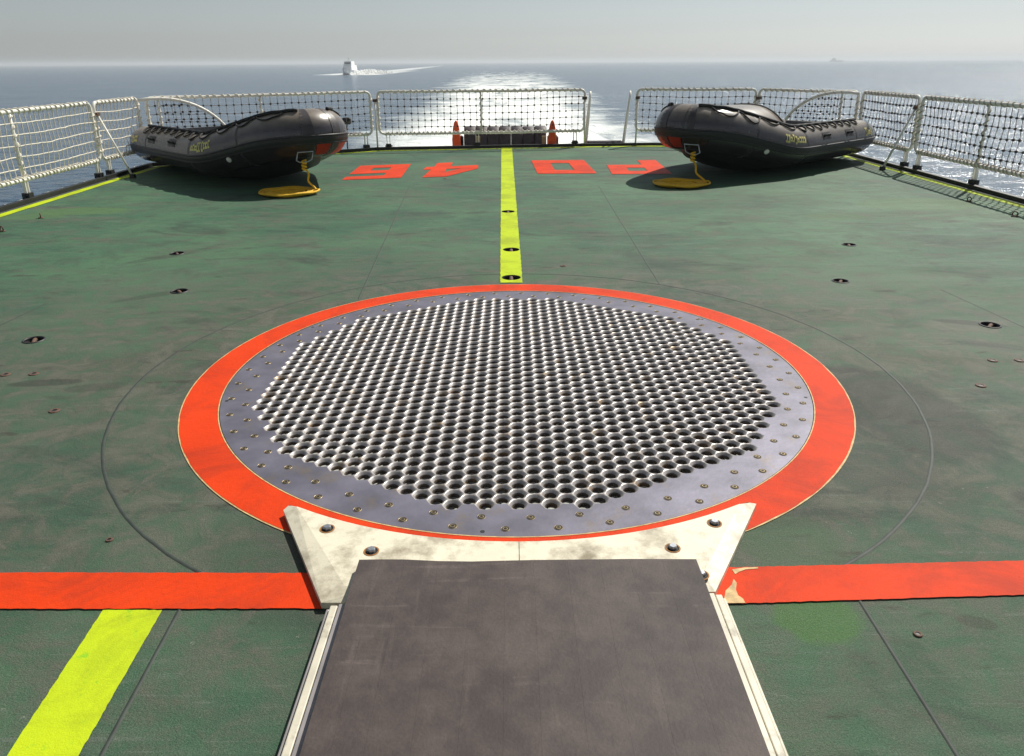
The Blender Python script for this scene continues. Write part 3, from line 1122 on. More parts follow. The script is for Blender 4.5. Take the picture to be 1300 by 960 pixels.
# ------------------------------------------------------------------ safety rail panels
def panel(label, p0, p1, style='dark', zb=0.30, zt=1.08, mids=(), posts=(), stay=None, fold=0.0, net_rows=6, lash=('white_rope',), group='net panels of the safety rail', cell=0.125):
    p0, p1 = Vector((p0.x, p0.y, 0)), Vector((p1.x, p1.y, 0))
    d = (p1 - p0)
    Ln = d.length
    root = empty('safety_rail_panel', p0, math.atan2(d.y, d.x))
    tag(root, label, 'safety rail', group)
    # local: x along, y outboard-ish (left of x), z up
    rc, rp = 0.09, 0.025

    def corner(cx, cz, a0):
        return [(cx + rc * math.cos(R(a0 + 90 * k / 5)), 0, cz + rc * math.sin(R(a0 + 90 * k / 5))) for k in range(6)]
    fr = corner(Ln - rc, zt - rc, 0) + corner(rc, zt - rc, 90) + corner(rc, zb + rc, 180) + corner(Ln - rc, zb + rc, 270)
    mb = MB()
    full = []
    for i in range(len(fr)):
        a, b = Vector(fr[i]), Vector(fr[(i + 1) % len(fr)])
        k = max(1, int((b - a).length / 0.3))
        full += [a + (b - a) * q / k for q in range(k)]
    full = [Vector((p.x, p.y + 0.004 * math.sin(p.x * 3 + p.z * 5), p.z - 0.008 * math.sin(math.pi * p.x / Ln) + 0.003 * math.sin(p.x * 4.3))) for p in full]
    mb.tube(full, rp, 10, closed=True)
    mb.build('frame', 'white_pipe', root, True)
    for m_ in mids:
        mb = MB()
        mb.tube([(m_ * Ln, 0, zb + 0.01), (m_ * Ln + 0.004, 0.003, (zb + zt) / 2), (m_ * Ln, 0, zt - 0.015)], 0.0165, 8)
        mb.build('upright', 'white_pipe', root, True)

    def helix(a, b, rad, pitch, rr):
        a, b = Vector(a), Vector(b)
        t = b - a
        L_ = t.length
        t.normalize()
        n1 = Vector((0, 1, 0))
        n2 = t.cross(n1)
        k = int(L_ / pitch * 7)
        pts = []
        ph = random.random() * 6
        for q in range(k + 1):
            an = ph + 2 * math.pi * q / 7 + 0.5 * math.sin(q * 0.37 + ph)
            rq = rad * random.uniform(0.97, 1.15)
            pts.append(a + t * (L_ * q / k) + n1 * (math.cos(an) * rq) + n2 * (math.sin(an) * rq))
        return pts
    lm = MB()
    rr = 0.0095
    lm.tube(helix((rc, 0, zt - 0.004), (Ln - rc, 0, zt - 0.004), 0.030, 0.118, rr), rr, 5)
    lm.tube(helix((rc, 0, zb), (Ln - rc, 0, zb), 0.031, 0.085, rr), rr, 5)
    lm.tube(helix((0, 0, zb + rc), (0, 0, zt - rc), 0.030, 0.10, rr), rr, 5)
    lm.tube(helix((Ln, 0, zb + rc), (Ln, 0, zt - rc), 0.030, 0.10, rr), rr, 5)
    for m_ in mids:
        lm.tube(helix((m_ * Ln, 0, zb + 0.03), (m_ * Ln, 0, zt - 0.03), 0.023, 0.11, rr), rr, 5)
    tag(lm.build('lashing', lash[0], root, True), kind='stuff')
    # net
    nm = MB()
    rad = 0.0078 if style == 'white' else 0.0042
    cols = max(2, round(Ln / cell))
    rows = net_rows
    phs = [random.random() * 6 for _ in range(4)]
    sag = random.uniform(0.0, 0.035)

    def npt(i, j):
        x = Ln * i / cols
        z = zb + (zt - zb) * j / rows
        edge = min(i, cols - i, j, rows - j)
        am = min(1.0, edge * 0.6)
        x += am * (0.005 * math.sin(i * 0.9 + j * 0.7 + phs[0]) + random.uniform(-.006, .006))
        z += am * (0.006 * math.sin(i * 0.33 + phs[1]) + 0.003 * math.sin(i * 1.1 + j * 1.9 + phs[2]) + random.uniform(-.004, .004)) - 0.012 * math.sin(math.pi * i / cols) - am * sag * math.sin(math.pi * i / cols) * (j / rows)
        y = am * (0.02 * math.sin(i * 0.35 + j * 0.8 + phs[3]))
        return Vector((x, y, z))
    pts = [[npt(i, j) for j in range(rows + 1)] for i in range(cols + 1)]
    for i in range(1, cols):
        nm.tube(pts[i], rad, 5, caps=False)
    for j in range(1, rows):
        nm.tube([pts[i][j] for i in range(cols + 1)], rad, 5, caps=False)
    for i in range(1, cols):
        for j in range(1, rows):
            nm.blob(pts[i][j], (0.0185 if style == 'dark' else 0.011) * random.uniform(0.85, 1.15), 1 if style == 'dark' else 0)
    tag(nm.build('net', ['dark_cord', 'knot_dark'] if style == 'dark' else ['white_rope', 'tan_rope'], root, True), kind='stuff')
    for q in posts:
        mb = MB()
        for sx in (-0.028, 0.028):
            mb.box((q * Ln + sx, 0.0, zb / 2 + 0.01), (0.012, 0.036, zb - 0.02))
        mb.box((q * Ln, 0.0, zb + 0.012), (0.075, 0.05, 0.03))
        pb = mb.build('post', 'white_pipe', root)
        mb = MB()
        mb.box((q * Ln, 0.0, 0.055), (0.10, 0.09, 0.11))
        mb.tube([(q * Ln - 0.07, 0, 0.07), (q * Ln + 0.07, 0, 0.07)], 0.014, 8)
        mb.build('hinge_base', 'black_edge', pb)
    if stay:
        for (q, ins) in stay:
            mb = MB()
            mb.tube([(q * Ln, -0.03, zt - 0.17), (q * Ln - 0.0, -ins, 0.03)], 0.0165, 8)
            sb = mb.build('stay', 'white_pipe', root, True)
            mb = MB()
            mb.box((q * Ln, -ins, 0.03), (0.06, 0.07, 0.06))
            mb.build('foot', 'black_edge', sb)
            mb = MB()
            mb.box((q * Ln, -0.015, zt - 0.16), (0.085, 0.075, 0.05))
            mb.build('clamp', 'rust_clamp', sb)
    return root


def lerp2(a, b, t):
    return a + (b - a) * t


PO = offset_line(OUT, -0.02)     # rail stands just outboard of the edge bar
PO = [Vector((x, y, 0)) for x, y in PO]
# port side, going aft
pA0, pA1 = back(PO[0], PO[1], 5.2), back(PO[0], PO[1], 11.25)
pA = back(PO[0], PO[1], 8.05)
PANELS = {}
PANELS['A'] = panel('long white net safety rail panel on the deck side above the white rope', pA, pA1, 'white', mids=(0.41,), posts=(0.41, 0.965), lash=('white_rope',), cell=0.105, zb=0.28)
pB1 = back(PO[0], PO[1], PO[1].y - 0.03)
PANELS['B'] = panel('short white net safety rail panel with a diagonal white stay at its end', back(PO[0], PO[1], 11.33), pB1, 'white', posts=(0.1,), stay=((0.02, 0.38),), cell=0.105, zb=0.28)
PANELS['C'] = panel('long net safety rail panel behind the boat that has no bow cover', lerp2(PO[1], PO[2], 0.03), lerp2(PO[1], PO[2], 0.985), 'dark', mids=(0.47,), posts=(0.08, 0.5, 0.965))
PANELS['D'] = panel('wide net safety rail panel across the stern in front of the orange horns', lerp2(PO[2], PO[3], 0.02), lerp2(PO[2], PO[3], 0.985), 'dark', mids=(0.49,), posts=(0.04, 0.47, 0.955), stay=((-0.012, 0.10), (0.998, 0.10)))
S3r = lerp2(PO[3], PO[4], 0.70)
PANELS['E'] = panel('net safety rail panel beside the stern ladder opening, behind the bow of a boat', lerp2(S3r, PO[5], 0.01), lerp2(S3r, PO[5], 0.985), 'dark', posts=(0.3, 0.9), stay=((0.005, 0.10),), lash=('tan_rope',))
PANELS['F'] = panel('net safety rail panel behind the boat with the bow cover, next to the corner arch', lerp2(PO[5], PO[6], 0.015), lerp2(PO[5], PO[6], 0.97), 'dark', posts=(0.1, 0.9), stay=((0.005, 0.10),), lash=('tan_rope',))
qG0, qG1 = back(PO[7], PO[6], PO[6].y - 0.05), back(PO[7], PO[6], PO[6].y - 1.95)
PANELS['G'] = panel('short net safety rail panel at the starboard corner with a steel stay', qG0, qG1, 'dark', posts=(0.93,), stay=((0.985, 0.38),), lash=('tan_rope',), cell=0.115)
qH0, qH1 = back(PO[7], PO[6], PO[6].y - 2.05), back(PO[7], PO[6], PO[6].y - 6.0)
PANELS['H'] = panel('long net safety rail panel on the deck side with a worn tan-lashed top rail', qH0, qH1, 'dark', mids=(0.41,), posts=(0.04, 0.41), lash=('tan_rope',), cell=0.115)


def arch(label, p0, p1, lash):
    d = p1 - p0
    root = empty('curved_net_frame', (p0.x, p0.y, 0), math.atan2(d.y, d.x))
    tag(root, label, 'net frame')
    a, zb, zt = 1.18, 0.06, 1.07
    arc = [(a * math.sin(R(90 * k / 16)), 0, zb + (zt - zb) * math.cos(R(90 * k / 16))) for k in range(17)]
    mb = MB()
    mb.tube([(-0.30, 0, zt - 0.02), (-0.15, 0, zt)] + arc, 0.026, 9)
    mb.build('curved_pipe', 'white_pipe', root, True)
    mb = MB()
    mb.tube([(0, 0, 0.0), (0, 0, zt - 0.01)], 0.018, 8)
    mb.build('upright', 'white_pipe', root, True)
    lm = MB()
    pts = []
    for q in range(71):
        an = q * 0.95
        pts.append((math.cos(an) * 0.025, math.sin(an) * 0.025, 0.1 + 0.9 * q / 70))
    lm.tube(pts, 0.0085, 5)
    cpts = []
    for q in range(90):
        t = q / 89 * 16
        i = min(15, int(t))
        p = Vector(arc[i]).lerp(Vector(arc[i + 1]), t - i)
        an = q * 0.9
        cpts.append(p + Vector((0, math.cos(an) * 0.024, math.sin(an) * 0.024)))
    lm.tube(cpts, 0.0075, 5)
    tag(lm.build('lashing', lash, root, True), kind='stuff')
    nm = MB()
    c = 0.118
    for i in range(1, int(a / c) + 1):
        x = i * c
        if x > a - 0.05:
            continue
        h = zb + (zt - zb) * math.sqrt(max(0, 1 - (x / a) ** 2))
        nm.tube([(x, 0.01, 0.2), (x + 0.008, 0.0, (h + 0.2) / 2), (x, 0, h)], 0.0036, 5, caps=False)
        z = 0.26
        while z < h - 0.03:
            nm.blob((x, 0, z), 0.020, 1)
            z += c
    z = 0.26
    while z < zt - 0.06:
        x = a * math.sqrt(max(0, 1 - ((z - zb) / (zt - zb)) ** 2))
        nm.tube([(0, 0, z), (x, 0, z)], 0.0036, 5, caps=False)
        z += c
    tag(nm.build('net', ['dark_cord', 'knot_dark'], root, True), kind='stuff')


inn = Vector(PO[2] - PO[1]).normalized()
off = Vector((inn.y, -inn.x, 0)) * 0.16
arch('quarter-round net frame beside the white-netted corner, behind the boat', PO[1] + inn * 0.28 + off, PO[1] + inn * 2 + off, 'white_rope')
inn = Vector(PO[5] - PO[6]).normalized()
off = Vector((-inn.y, inn.x, 0)) * 0.16
arch('quarter-round tan-lashed net frame at the corner behind the boat with the bow cover', PO[6] + inn * 0.28 + off, PO[6] + inn * 2 + off, 'tan_rope')


# white rope strung outboard of the port edge
a, b = PO[0], PO[1]
ol = (b - a).normalized()
on = Vector((-ol.y, ol.x, 0)) * 0.22
pts = []
for q in range(160):
    t = q / 159
    p = a + (b - a) * t + on
    pts.append((p.x + 0.01 * math.sin(q * 0.9), p.y, -0.03 + 0.006 * math.sin(q * 2.3)))
mb = MB()
mb.tube(pts, 0.018, 6)
tag(mb.build('safety_line', 'white_rope', smooth=True), 'white rope strung outboard along the deck edge below the white nets', 'rope')


# ladder handrails at the stern opening
def hoop(label, px0, py0, lean):
    p = G(px0, py0)
    root = empty('ladder_handrail', (p.x, p.y, 0))
    tag(root, label, 'handrail')
    mb = MB()
    mb.tube([(0, 0.0, -0.25), (lean * 0.6, 0.0, 0.55), (lean, 0.0, 0.92), (lean + 0.01, 0.05, 1.0), (lean + 0.02, 0.13, 1.02), (lean + 0.03, 0.21, 0.98), (lean * 0.98 + .03, 0.25, 0.88), (lean * 0.6 + .05, 0.25, 0.5), (0.06, 0.25, -0.25)], 0.021, 9)
    mb.build('rail', 'white_pipe', root, True)
    for z in (0.08,):
        mb = MB()
        mb.box((0.03, 0.12, z - 0.1), (0.12, 0.4, 0.05))
        mb.build('bracket', 'black_edge', root)


hoop('pale steel ladder handrail at the stern gap next to the wide centre net', 741, 184, 0.10)
hoop('pale steel ladder handrail at the stern gap near the boat with the bow cover', 789, 183, 0.13)
p0_, p1_ = G(746, 184.5), G(790, 183.5)
mb = MB()
mb.box(((p0_.x + p1_.x) / 2, p0_.y + 0.12, 0.0), (p1_.x - p0_.x, 0.2, 0.15))
o = mb.build('boarding_step', 'drum_rubber')
tag(o, 'dark boarding step between the two pale ladder handrails', 'step')
md = o.modifiers.new('bevel', 'BEVEL')
md.width = 0.02

# drum and orange horns outboard of the stern rail
c0, c1 = G(590, 189), G(692, 187)
dr = empty('towing_drum', ((c0.x + c1.x) / 2, c0.y + 0.75, -0.05))
tag(dr, 'dark brown drum lying behind the stern net between two orange horns', 'drum')
wd = (c1.x - c0.x) * 1.05
nseg = 7
for k in range(nseg):
    a = -wd / 2 + wd * k / nseg
    b = a + wd / nseg - 0.003
    mb = MB()
    r_ = 0.30 + 0.006 * math.sin(k * 2.1)
    mb.tube([(a, 0, 0.12), (a + 0.02, 0, 0.12), (b - 0.02, 0, 0.12), (b, 0, 0.12)], [r_ - 0.015, r_, r_, r_ - 0.015], 28)
    mb.build('drum_segment', 'drum_rubber', dr, True)
for x in (-wd * 0.33, wd * 0.47):
    mb = MB()
    mb.box((x, -0.30, 0.16), (0.09, 0.06, 0.17))
    mb.build('wooden_chock', 'wood_block', dr)
for sx in (-1, 1):
    mb = MB()
    mb.box((sx * (wd / 2 + 0.14), 0, 0.06), (0.22, 0.30, 0.34))
    o = mb.build('bearing', 'black_edge', dr)
    md = o.modifiers.new('bevel', 'BEVEL')
    md.width = 0.03
for (px, lab) in ((577, 'orange upright horn at the drum end farther from the stern ladder gap'), (703, 'orange upright horn at the drum end nearer the stern ladder gap')):
    b_ = G(px, 190)
    root = empty('guide_horn', (b_.x, b_.y + 0.62, -0.15))
    tag(root, lab, 'horn', 'orange horns either side of the drum')
    mb = MB()
    prof = [(-0.075, 0), (0.075, 0), (0.080, 0.30), (0.064, 0.50), (0.035, 0.62), (0.0, 0.66), (-0.035, 0.62), (-0.064, 0.50), (-0.080, 0.30)]
    n = len(prof)
    vs = [(x, -0.05, z) for x, z in prof] + [(x, 0.05, z) for x, z in prof]
    mb.add(vs, [tuple(range(n)), tuple(range(2 * n - 1, n - 1, -1))] + [(i, n + i, n + (i + 1) % n, (i + 1) % n) for i in range(n)])
    o = mb.build('blade', 'orange_horn', root)
    md = o.modifiers.new('bevel', 'BEVEL')
    md.width = 0.012
    md.segments = 2
    mb = MB()
    mb.box((0.06 if px < 650 else -0.06, 0.0, 0.12), (0.05, 0.16, 0.30))
    mb.build('bracket', 'orange_horn', root)
# small stern lamp box behind the rail, left of the drum
b_ = G(439, 190)
root = empty('stern_lamp', (b_.x, b_.y + 0.3, 0))
tag(root, 'small dark lamp box on a bracket behind the stern net beside an inflatable bow', 'lamp')
mb = MB()
mb.box((0, 0, 0.52), (0.17, 0.12, 0.13))
o = mb.build('housing', 'black_edge', root)
md = o.modifiers.new('bevel', 'BEVEL')
md.width = 0.02
mb = MB()
mb.tube([(0, 0, 0.46), (-0.02, 0, 0.30), (-0.03, 0, -0.2)], 0.014, 8)
mb.build('bracket', 'rust_clamp', root, True)
mb = MB()
mb.tube([(-0.16, 0, 0.26), (0.26, 0.02, 0.28)], 0.022, 8)
mb.build('cross_pipe', 'drum_rubber', root, True)


# ------------------------------------------------------------------ inflatable boats
class Tube:
    def __init__(s):
        key = [(-0.50, 0.77, 0.42), (0.0, 0.77, 0.405), (2.40, 0.77, 0.410), (3.52, 0.36, 0.69), (3.78, 0.24, 0.73), (3.87, 0.0, 0.74)]
        side = []
        for i in range(len(key) - 1):
            a, b = Vector(key[i]), Vector(key[i + 1])
            k = max(2, int((b - a).length / 0.10))
            side += [a.lerp(b, q / k) for q in range(k)]
        full = side + [Vector(key[-1])] + [Vector((p.x, -p.y, p.z)) for p in reversed(side)]
        # relax so that the corners are rounded
        for _ in range(3):
            nf = full[:]
            for i in range(1, len(full) - 1):
                nf[i] = full[i] * 0.4 + (full[i - 1] + full[i + 1]) * 0.3
            full = nf
        s.p = full
        acc = [0.0]
        for i in range(1, len(full)):
            acc.append(acc[-1] + (full[i] - full[i - 1]).length)
        s.L = acc[-1]
        s.acc = acc
        s.R = []
        for i, a in enumerate(acc):
            e = min(a, s.L - a)
            base = 0.270 + 0.040 * max(0.0, min(1.0, (e - 2.9) / 1.3))
            s.R.append(base * (0.30 + 0.70 * min(1.0, e / 0.55) ** 0.8) if e < 0.55 else base)

    def frame(s, t):
        """t in 0..1 -> point, outward, up, radius"""
        d = max(0.0, min(1.0, t)) * s.L
        i = 0
        lo, hi = 0, len(s.acc) - 2
        while lo < hi:
            m = (lo + hi + 1) // 2
            if s.acc[m] <= d:
                lo = m
            else:
                hi = m - 1
        i = lo
        k = (d - s.acc[i]) / (s.acc[i + 1] - s.acc[i])
        p = s.p[i].lerp(s.p[i + 1], k)
        a = s.p[max(0, i - 1)]
        b = s.p[min(len(s.p) - 1, i + 2)]
        tg = (b - a).normalized()
        nn = Vector((-tg.y, tg.x, 0)).normalized()
        up = tg.cross(nn) * -1
        if up.z < 0:
            up = -up
        r = s.R[i] + (s.R[i + 1] - s.R[i]) * k
        return p, nn, up, r

    def at(s, t, ang, off=0.0):
        p, nn, up, r = s.frame(t)
        return p + (nn * math.cos(R(ang)) + up * math.sin(R(ang))) * (r + off)

    def body(s, n=28):
        mb = MB()
        m = len(s.p)
        vs, fs = [], []
        for i in range(m):
            t = s.acc[i] / s.L
            for k in range(n):
                vs.append(s.at(t, 360 * k / n))
        for i in range(m - 1):
            for k in range(n):
                j = (k + 1) % n
                fs.append((i * n + k, (i + 1) * n + k, (i + 1) * n + j, i * n + j))
        fs.append(tuple(range(n)))
        fs.append(tuple((m - 1) * n + k for k in range(n - 1, -1, -1)))
        mb.add(vs, fs)
        return mb

    def patch(s, t0, t1, a0, a1, off, nt=6, na=6, poly=None):
        mb = MB()
        vs, fs = [], []
        for i in range(nt + 1):
            for k in range(na + 1):
                vs.append(s.at(t0 + (t1 - t0) * i / nt, a0 + (a1 - a0) * k / na, off))
        for i in range(nt):
            for k in range(na):
                q = i * (na + 1) + k
                fs.append((q, q + na + 1, q + na + 2, q + 1))
        mb.add(vs, fs)
        return mb


TB = Tube()


def make_boat(label, loc, rz, cover, ring_side):
    root = empty('inflatable_boat', loc, rz)
    tag(root, label, 'boat', 'black inflatable boats on the deck')
    tube = TB.body().build('tube', 'tube', root, True)
    # seams where the tube panels are glued
    for t in (0.125, 0.295, 0.40, 0.489, 0.511, 0.60, 0.705, 0.875):
        TB.patch(t - 0.0022, t + 0.0022, -180, 180, 0.0012, 1, 32).build('seam_tape', 'seam_tape', tube, True)
    # rubbing strakes
    mb = MB()
    for a_, r_ in ((-2, 0.014), (-20, 0.014)):
        mb.tube([TB.at(0.05 + 0.90 * q / 90, a_, 0.004) for q in range(91)], r_, 6)
    vs, fs = [], []
    for q in range(91):
        t = 0.05 + 0.90 * q / 90
        for a_, o_ in ((0, 0.004), (-6, 0.013), (-16, 0.013), (-22, 0.004)):
            vs.append(TB.at(t, a_, o_))
    for q in range(90):
        for k in range(3):
            i = q * 4 + k
            fs.append((i, i + 1, i + 5, i + 4))
    mb.add(vs, fs)
    mb.build('rubbing_strake', 'black_rubber', root, True)
    # grab lines with hanging loops, one on each side
    for s_ in (0, 1):
        f = (lambda t: t) if s_ == 0 else (lambda t: 1 - t)
        mb = MB()
        mb.tube([TB.at(f(0.085 + 0.40 * q / 80), 84 - 16 * max(0, (q - 44) / 36) + 2 * math.sin(q * 1.3), 0.018) for q in range(81)], 0.023, 7)
        stops = [0.095 + 0.026 * k for k in range(8)] + [0.305 + 0.042 * k for k in range(5)]
        for a_, b_ in zip(stops[:-1], stops[1:]):
            dip = random.uniform(24, 38)
            pts = [TB.at(f(a_ + (b_ - a_) * q / 10), 82 - 16 * max(0.0, (a_ - 0.30) / 0.18) - dip * math.sin(math.pi * q / 10) ** 0.8, 0.012) for q in range(11)]
            mb.tube(pts, 0.0115, 6)
        mb.build('grab_line', 'black_rope', root, True)
        # rubber handles on pads
        for t in (0.150, 0.232):
            pd = TB.patch(f(t - 0.013), f(t + 0.013), 16, 40, 0.004).build('handle', 'black_rubber', root, True)
            mb = MB()
            mb.tube([TB.at(f(t - 0.009 + 0.018 * q / 6), 28, 0.004 + 0.045 * math.sin(math.pi * q / 6)) for q in range(7)], 0.017, 7)
            mb.build('grip', 'black_rope', pd, True)
        # yellow lettering: worn, unreadable strokes
        for (t0, t1, n_) in ((0.302, 0.345, 9), (0.066, 0.090, 5)):
            mb = MB()
            for k in range(n_):
                ta = t0 + (t1 - t0) * k / n_
                tb = ta + (t1 - t0) / n_ * 0.80
                lo = 13 + (random.choice((0, 0, -5)))
                hi = 33 + random.choice((0, 0, 4, -5))
                for (u0, u1, v0, v1) in ((ta, ta + (tb - ta) * 0.42, lo, hi), (ta, tb, hi - 6, hi), (ta, tb, lo, lo + 6)):
                    p_ = TB.patch(f(u0), f(u1), v0, v1, 0.0035, 1, 3)
                    mb.add(p_.v, p_.f)
            mb.build('lettering', 'yellow_letters', root)
        # air valve
        c_ = TB.at(f(0.372), -30, 0.006)
        p_, nn_, up_, r_ = TB.frame(f(0.372))
        nrm = (c_ - p_).normalized()
        mb = MB()
        mb.tube([c_ - nrm * 0.006, c_ + nrm * 0.008, c_ + nrm * 0.012], [0.038, 0.038, 0.026], 14)
        mb.build('valve', 'white_pipe', root, True)
        # bow ring: pad, buckle (on the side the line is made fast)
        if s_ != ring_side:
            continue
        t = 0.4825
        pad = TB.patch(f(t - 0.007), f(t + 0.007), -42, -12, 0.006).build('bow_pad', 'black_rubber', root, True)
        A, B = TB.at(f(t - 0.0065), -40, 0.012), TB.at(f(t + 0.0065), -40, 0.012)
        lo = TB.at(f(t), -46, 0.045) + Vector((0, 0, -0.08))
        d_ = (B - A) * 0.5
        mb = MB()
        mb.tube([A, A.lerp(lo - d_, 0.8), lo - d_ * 0.5, lo + d_ * 0.5, B.lerp(lo + d_, 0.8), B], 0.0085, 7, closed=True)
        mb.build('ring', 'bolt_steel', pad, True)
    # bow patch
    tag(TB.patch(0.4940, 0.5060, -58, -18, 0.003, 10, 8).build('bow_patch', 'bow_red', root, True), 'faded orange-red patch on the bow')
    # V bottom
    secs = []
    for x in [i * 0.2 for i in range(-1, 20)]:
        k = max(0.0, (x - 2.2) / 1.65)
        k = min(1.0, k)
        wdt = 0.70 * (1 - k ** 2.2) + 0.02
        zk = 0.0 + 0.50 * k ** 2.0
        zc = 0.33 + 0.24 * k
        secs.append([(x, -wdt, zc), (x, -wdt * 0.90, zk * 0.8 + zc * 0.2 + 0.02), (x, -wdt * 0.55, zk + 0.0 + 0.035), (x, -0.10, zk + 0.002), (x, 0.10, zk + 0.002),
                     (x, wdt * 0.55, zk + 0.035), (x, wdt * 0.90, zk * 0.8 + zc * 0.2 + 0.02), (x, wdt, zc)])
    mb = MB()
    nn_ = 8
    vs = [p for s2 in secs for p in s2]
    fs = []
    for i in range(len(secs) - 1):
        for k in range(nn_ - 1):
            fs.append((i * nn_ + k, (i + 1) * nn_ + k, (i + 1) * nn_ + k + 1, i * nn_ + k + 1))
    fs.append(tuple(range(nn_)))
    mb.add(vs, fs)
    mb.build('hull_bottom', 'black_rubber', root, True)
    mb = MB()
    mb.box((1.55, 0, 0.345), (3.2, 1.1, 0.03))
    mb.build('floor_board', 'floor_board', root)
    mb = MB()
    mb.box((0.02, 0, 0.43), (0.05, 1.06, 0.34))
    o = mb.build('transom', 'floor_board', root)
    if cover:
        mb = MB()
        vs, fs = [], []
        nx, ny = 12, 14
        for i in range(nx + 1):
            x = 2.25 + (3.62 - 2.25) * i / nx
            k = i / nx
            half = 0.68 * (1 - k ** 2.2) + 0.04
            base = 0.60 + 0.30 * k
            top = (0.97 + 0.03 * k - 0.02 * k * k) - base
            for j in range(ny + 1):
                u = -1 + 2 * j / ny
                vs.append((x, u * half, base + top * max(0.0, 1 - abs(u) ** 2.6)))
        for i in range(nx):
            for j in range(ny):
                q = i * (ny + 1) + j
                fs.append((q, q + ny + 1, q + ny + 2, q + 1))
        mb.add(vs, fs)
        o = mb.build('bow_cover', 'tube', root, True)
        so = o.modifiers.new('thick', 'SOLIDIFY')
        so.thickness = 0.006
        mb = MB()
        arch_pts = [(2.24, -0.72 + 1.44 * j / 20, 0.60 + 0.37 * max(0, 1 - abs(-1 + 2 * j / 20) ** 2.6)) for j in range(21)]
        mb.tube(arch_pts, 0.016, 8)
        mb.build('cover_hoop', 'black_rope', o, True)
    return root


def boat_pose(bow, stern):
    b, s_ = Vector(bow), Vector(stern)
    d = b - s_
    return math.atan2(d.y, d.x)


def put_boat(label, bowpt, heading, cover, ring_side):
    """bowpt: world ground point below the bow tip (local x = 4.2)"""
    u = Vector((math.cos(heading), math.sin(heading)))
    o = Vector(bowpt) - u * 4.2
    return make_boat(label, (o.x, o.y, 0.0), heading, cover, ring_side)


BL = put_boat('black inflatable boat without a bow cover, its coiled yellow line lying in the sun', (-2.36, 9.98), math.atan2(-0.71, 0.70), False, 1)
BRt = put_boat('black inflatable boat with a rounded bow cover, its coiled yellow line lying in shade', (2.18, 10.62), math.atan2(-0.675, -0.735), True, 0)


def bow_line(boat, side_t, coil, r_coil, label):
    mw = Matrix.Translation(boat.location) @ Matrix.Rotation(boat.rotation_euler.z, 4, 'Z')
    top = mw @ (TB.at(side_t, -46, 0.045) + Vector((0, 0, -0.085)))
    c = Vector((coil.x, coil.y, 0))
    rr = 0.0135
    pts = []
    # knot at the ring
    for q in range(22):
        an = q * 0.9
        pts.append(top + Vector((0.026 * math.cos(an), 0.026 * math.sin(an), 0.03 - 0.006 * q)))
    st = pts[-1]
    end = c + Vector((r_coil * 0.93, r_coil * 0.1, 0.05))
    for q in range(1, 14):
        t = q / 13
        p = st.lerp(end, t ** 1.7)
        p.z = st.z + (end.z - st.z) * (1 - (1 - t) ** 1.25)
        p += Vector((0.016 * math.sin(t * 9), 0.01 * math.cos(t * 8), 0))
        pts.append(p)
    turns = int(r_coil / (rr * 2.25))
    N = turns * 36
    for q in range(N + 1):
        t = q / N
        an = 0.1 - t * turns * 2 * math.pi
        ra = r_coil * (1 - t) + 0.02
        jitter = 1 + 0.012 * math.sin(an * 3.3 + 1)
        pts.append(c + Vector((ra * math.cos(an) * 1.02 * jitter, ra * math.sin(an) * jitter, 0.013 + 0.035 * (1 - t) ** 6 + 0.005 * math.sin(an * 5.1))))
    mb = MB()
    mb.tube(pts, rr, 6)
    # second lay over the first half of the coil
    pts = []
    for q in range(36 * 4):
        an = q / 36 * 2 * math.pi
        ra = r_coil * 0.95 - q / 36 * rr * 2.3 + 0.006 * math.sin(q * 0.31)
        pts.append(c + Vector((ra * math.cos(an), ra * math.sin(an), 0.034 + 0.004 * math.sin(an * 4.3))))
    mb.tube(pts, rr, 6)
    tag(mb.build('bow_line', 'yellow_rope', smooth=True), label, 'rope')


bow_line(BL, 1 - 0.4825, G(367, 246.5), 0.36, 'sunlit yellow rope hanging from a boat ring to a flat coil')
bow_line(BRt, 0.4825, G(864, 235.5), 0.36, 'shaded yellow rope hanging from the bow-covered boat to a flat coil')


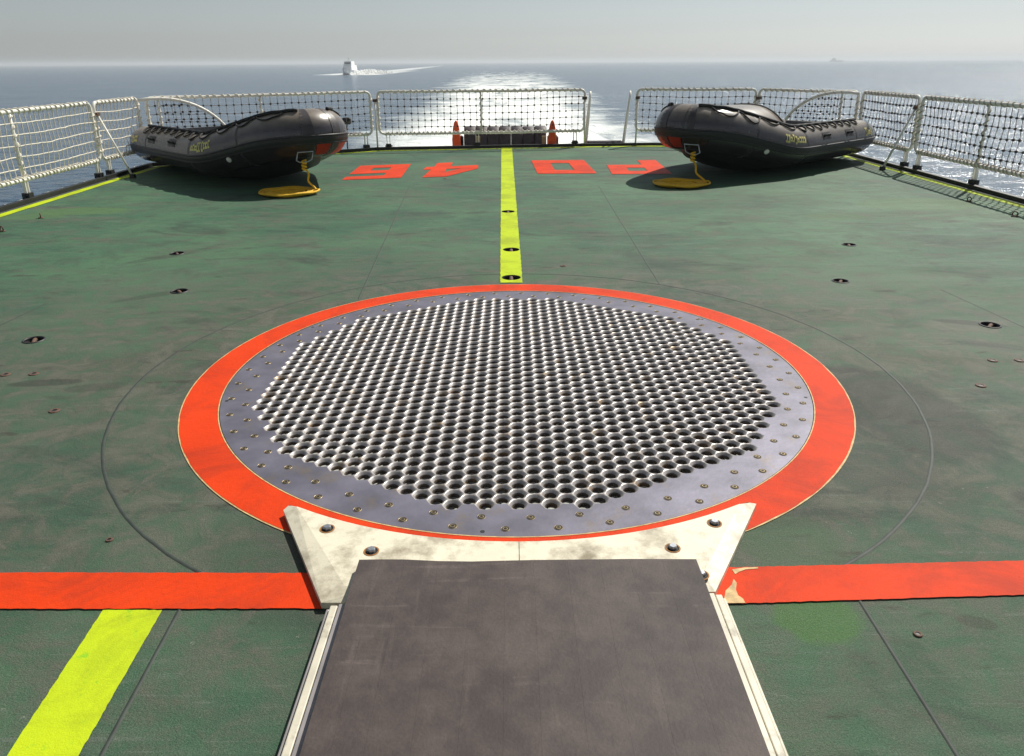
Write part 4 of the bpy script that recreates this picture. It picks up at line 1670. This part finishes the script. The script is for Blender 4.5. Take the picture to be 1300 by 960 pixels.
# ------------------------------------------------------------------ patrol boat astern
def patrol_boat():
    root = empty('patrol_boat', (BOATPOS.x, BOATPOS.y, SEAZ), R(-93))
    tag(root, 'white patrol boat throwing up spray out on the sea', 'boat')
    mb = MB()
    secs = []
    for x, hwid, zk, zd in ((-14, 2.9, 0.0, 2.0), (-6, 3.2, -0.3, 2.1), (2, 3.2, -0.3, 2.5), (7, 2.5, 0.1, 3.1), (10.5, 1.2, 0.8, 3.7), (12.5, 0.05, 1.9, 4.1)):
        secs.append([(x, -hwid, zd), (x, -hwid * 0.8, zk + 0.6), (x, 0, zk), (x, hwid * 0.8, zk + 0.6), (x, hwid, zd)])
    vs = [p for s_ in secs for p in s_]
    fs = []
    for i in range(len(secs) - 1):
        for k in range(4):
            fs.append((i * 5 + k, i * 5 + k + 1, i * 5 + 6 + k, i * 5 + 5 + k))
        fs.append((i * 5, i * 5 + 5, i * 5 + 9, i * 5 + 4))
    fs.append((0, 4, 3, 2, 1))
    mb.add(vs, fs)
    mb.build('hull', 'boat_dark', root)
    mb = MB()

    def house(x0, x1, hw_, z0, z1, rake):
        b = [(x0, -hw_), (x1, -hw_), (x1, hw_), (x0, hw_)]
        t = [(x0 + rake * 0.3, -hw_ * 0.9), (x1 - rake, -hw_ * 0.9), (x1 - rake, hw_ * 0.9), (x0 + rake * 0.3, hw_ * 0.9)]
        mb.add([(x, y, z0) for x, y in b] + [(x, y, z1) for x, y in t], [(3, 2, 1, 0), (4, 5, 6, 7), (0, 1, 5, 4), (1, 2, 6, 5), (2, 3, 7, 6), (3, 0, 4, 7)])
    house(-9, 5.5, 2.7, 2.2, 5.4, 1.2)
    house(-5, 3.4, 2.3, 5.41, 7.6, 0.8)
    mb.build('superstructure', 'boat_white', root)
    mb = MB()
    for k in range(5):
        mb.box((3.28, -1.5 + 0.75 * k, 6.6), (0.25, 0.55, 0.8))
    mb.build('bridge_window', 'window_dark', root)
    mb = MB()
    mb.tube([(-1.5, 0, 7.6), (-1.6, 0, 11.2)], [0.35, 0.10], 8)
    mb.box((-1.5, 0, 9.2), (0.4, 2.2, 0.2))
    mb.box((-1.3, 0, 8.4), (1.4, 1.4, 0.5))
    mb.build('mast', 'boat_white', root)
    # spray thrown up by the bow
    mb = MB()
    for s_ in (-1, 1):
        for k in range(900):
            t = random.random()
            x = 7 - 60 * t
            y = s_ * (1.8 + 15 * t * random.uniform(0.35, 1.0))
            z = 0.05 + 2.6 * math.sin(math.pi * min(1, t * 0.8 + 0.12)) * random.random() ** 1.6
            mb.blob((x, y, z), random.uniform(0.18, 0.62))
    o = mb.build('bow_spray', 'foam', root, True)
    o['kind'] = 'stuff'


simple('foam', (0.95, 0.95, 0.94), 0.9, 0, 0.05, 2)
patrol_boat()

# hull-down ship on the horizon
fp = G(1062, 79.6, SEAZ)
fp = fp.normalized() * 3000 if fp.length > 3000 or fp.length < 10 else fp
d_ = CM @ Vector(((1062 - PX) / F, -(77 - PY) / F, -1.0))
t_ = 3200 / math.hypot(d_.x, d_.y)
fs_root = empty('distant_ship', (d_.x * t_, d_.y * t_, SEAZ), R(15))
tag(fs_root, 'tiny grey ship on the far horizon, alone above the starboard rail', 'ship')
mb = MB()
mb.prism([(-26, -5), (20, -5), (30, 0), (20, 5), (-26, 5)], -0.5, 5)
mb.build('hull', 'far_ship', fs_root)
mb = MB()
mb.box((-12, 0, 8), (14, 8, 6))
mb.box((-12, 0, 12.2), (6, 5, 2.4))
mb.build('superstructure', 'far_ship', fs_root)
mb = MB()
mb.tube([(8, 0, 5), (8, 0, 12)], 0.5, 6)
mb.build('mast', 'far_ship', fs_root)

build_haze()
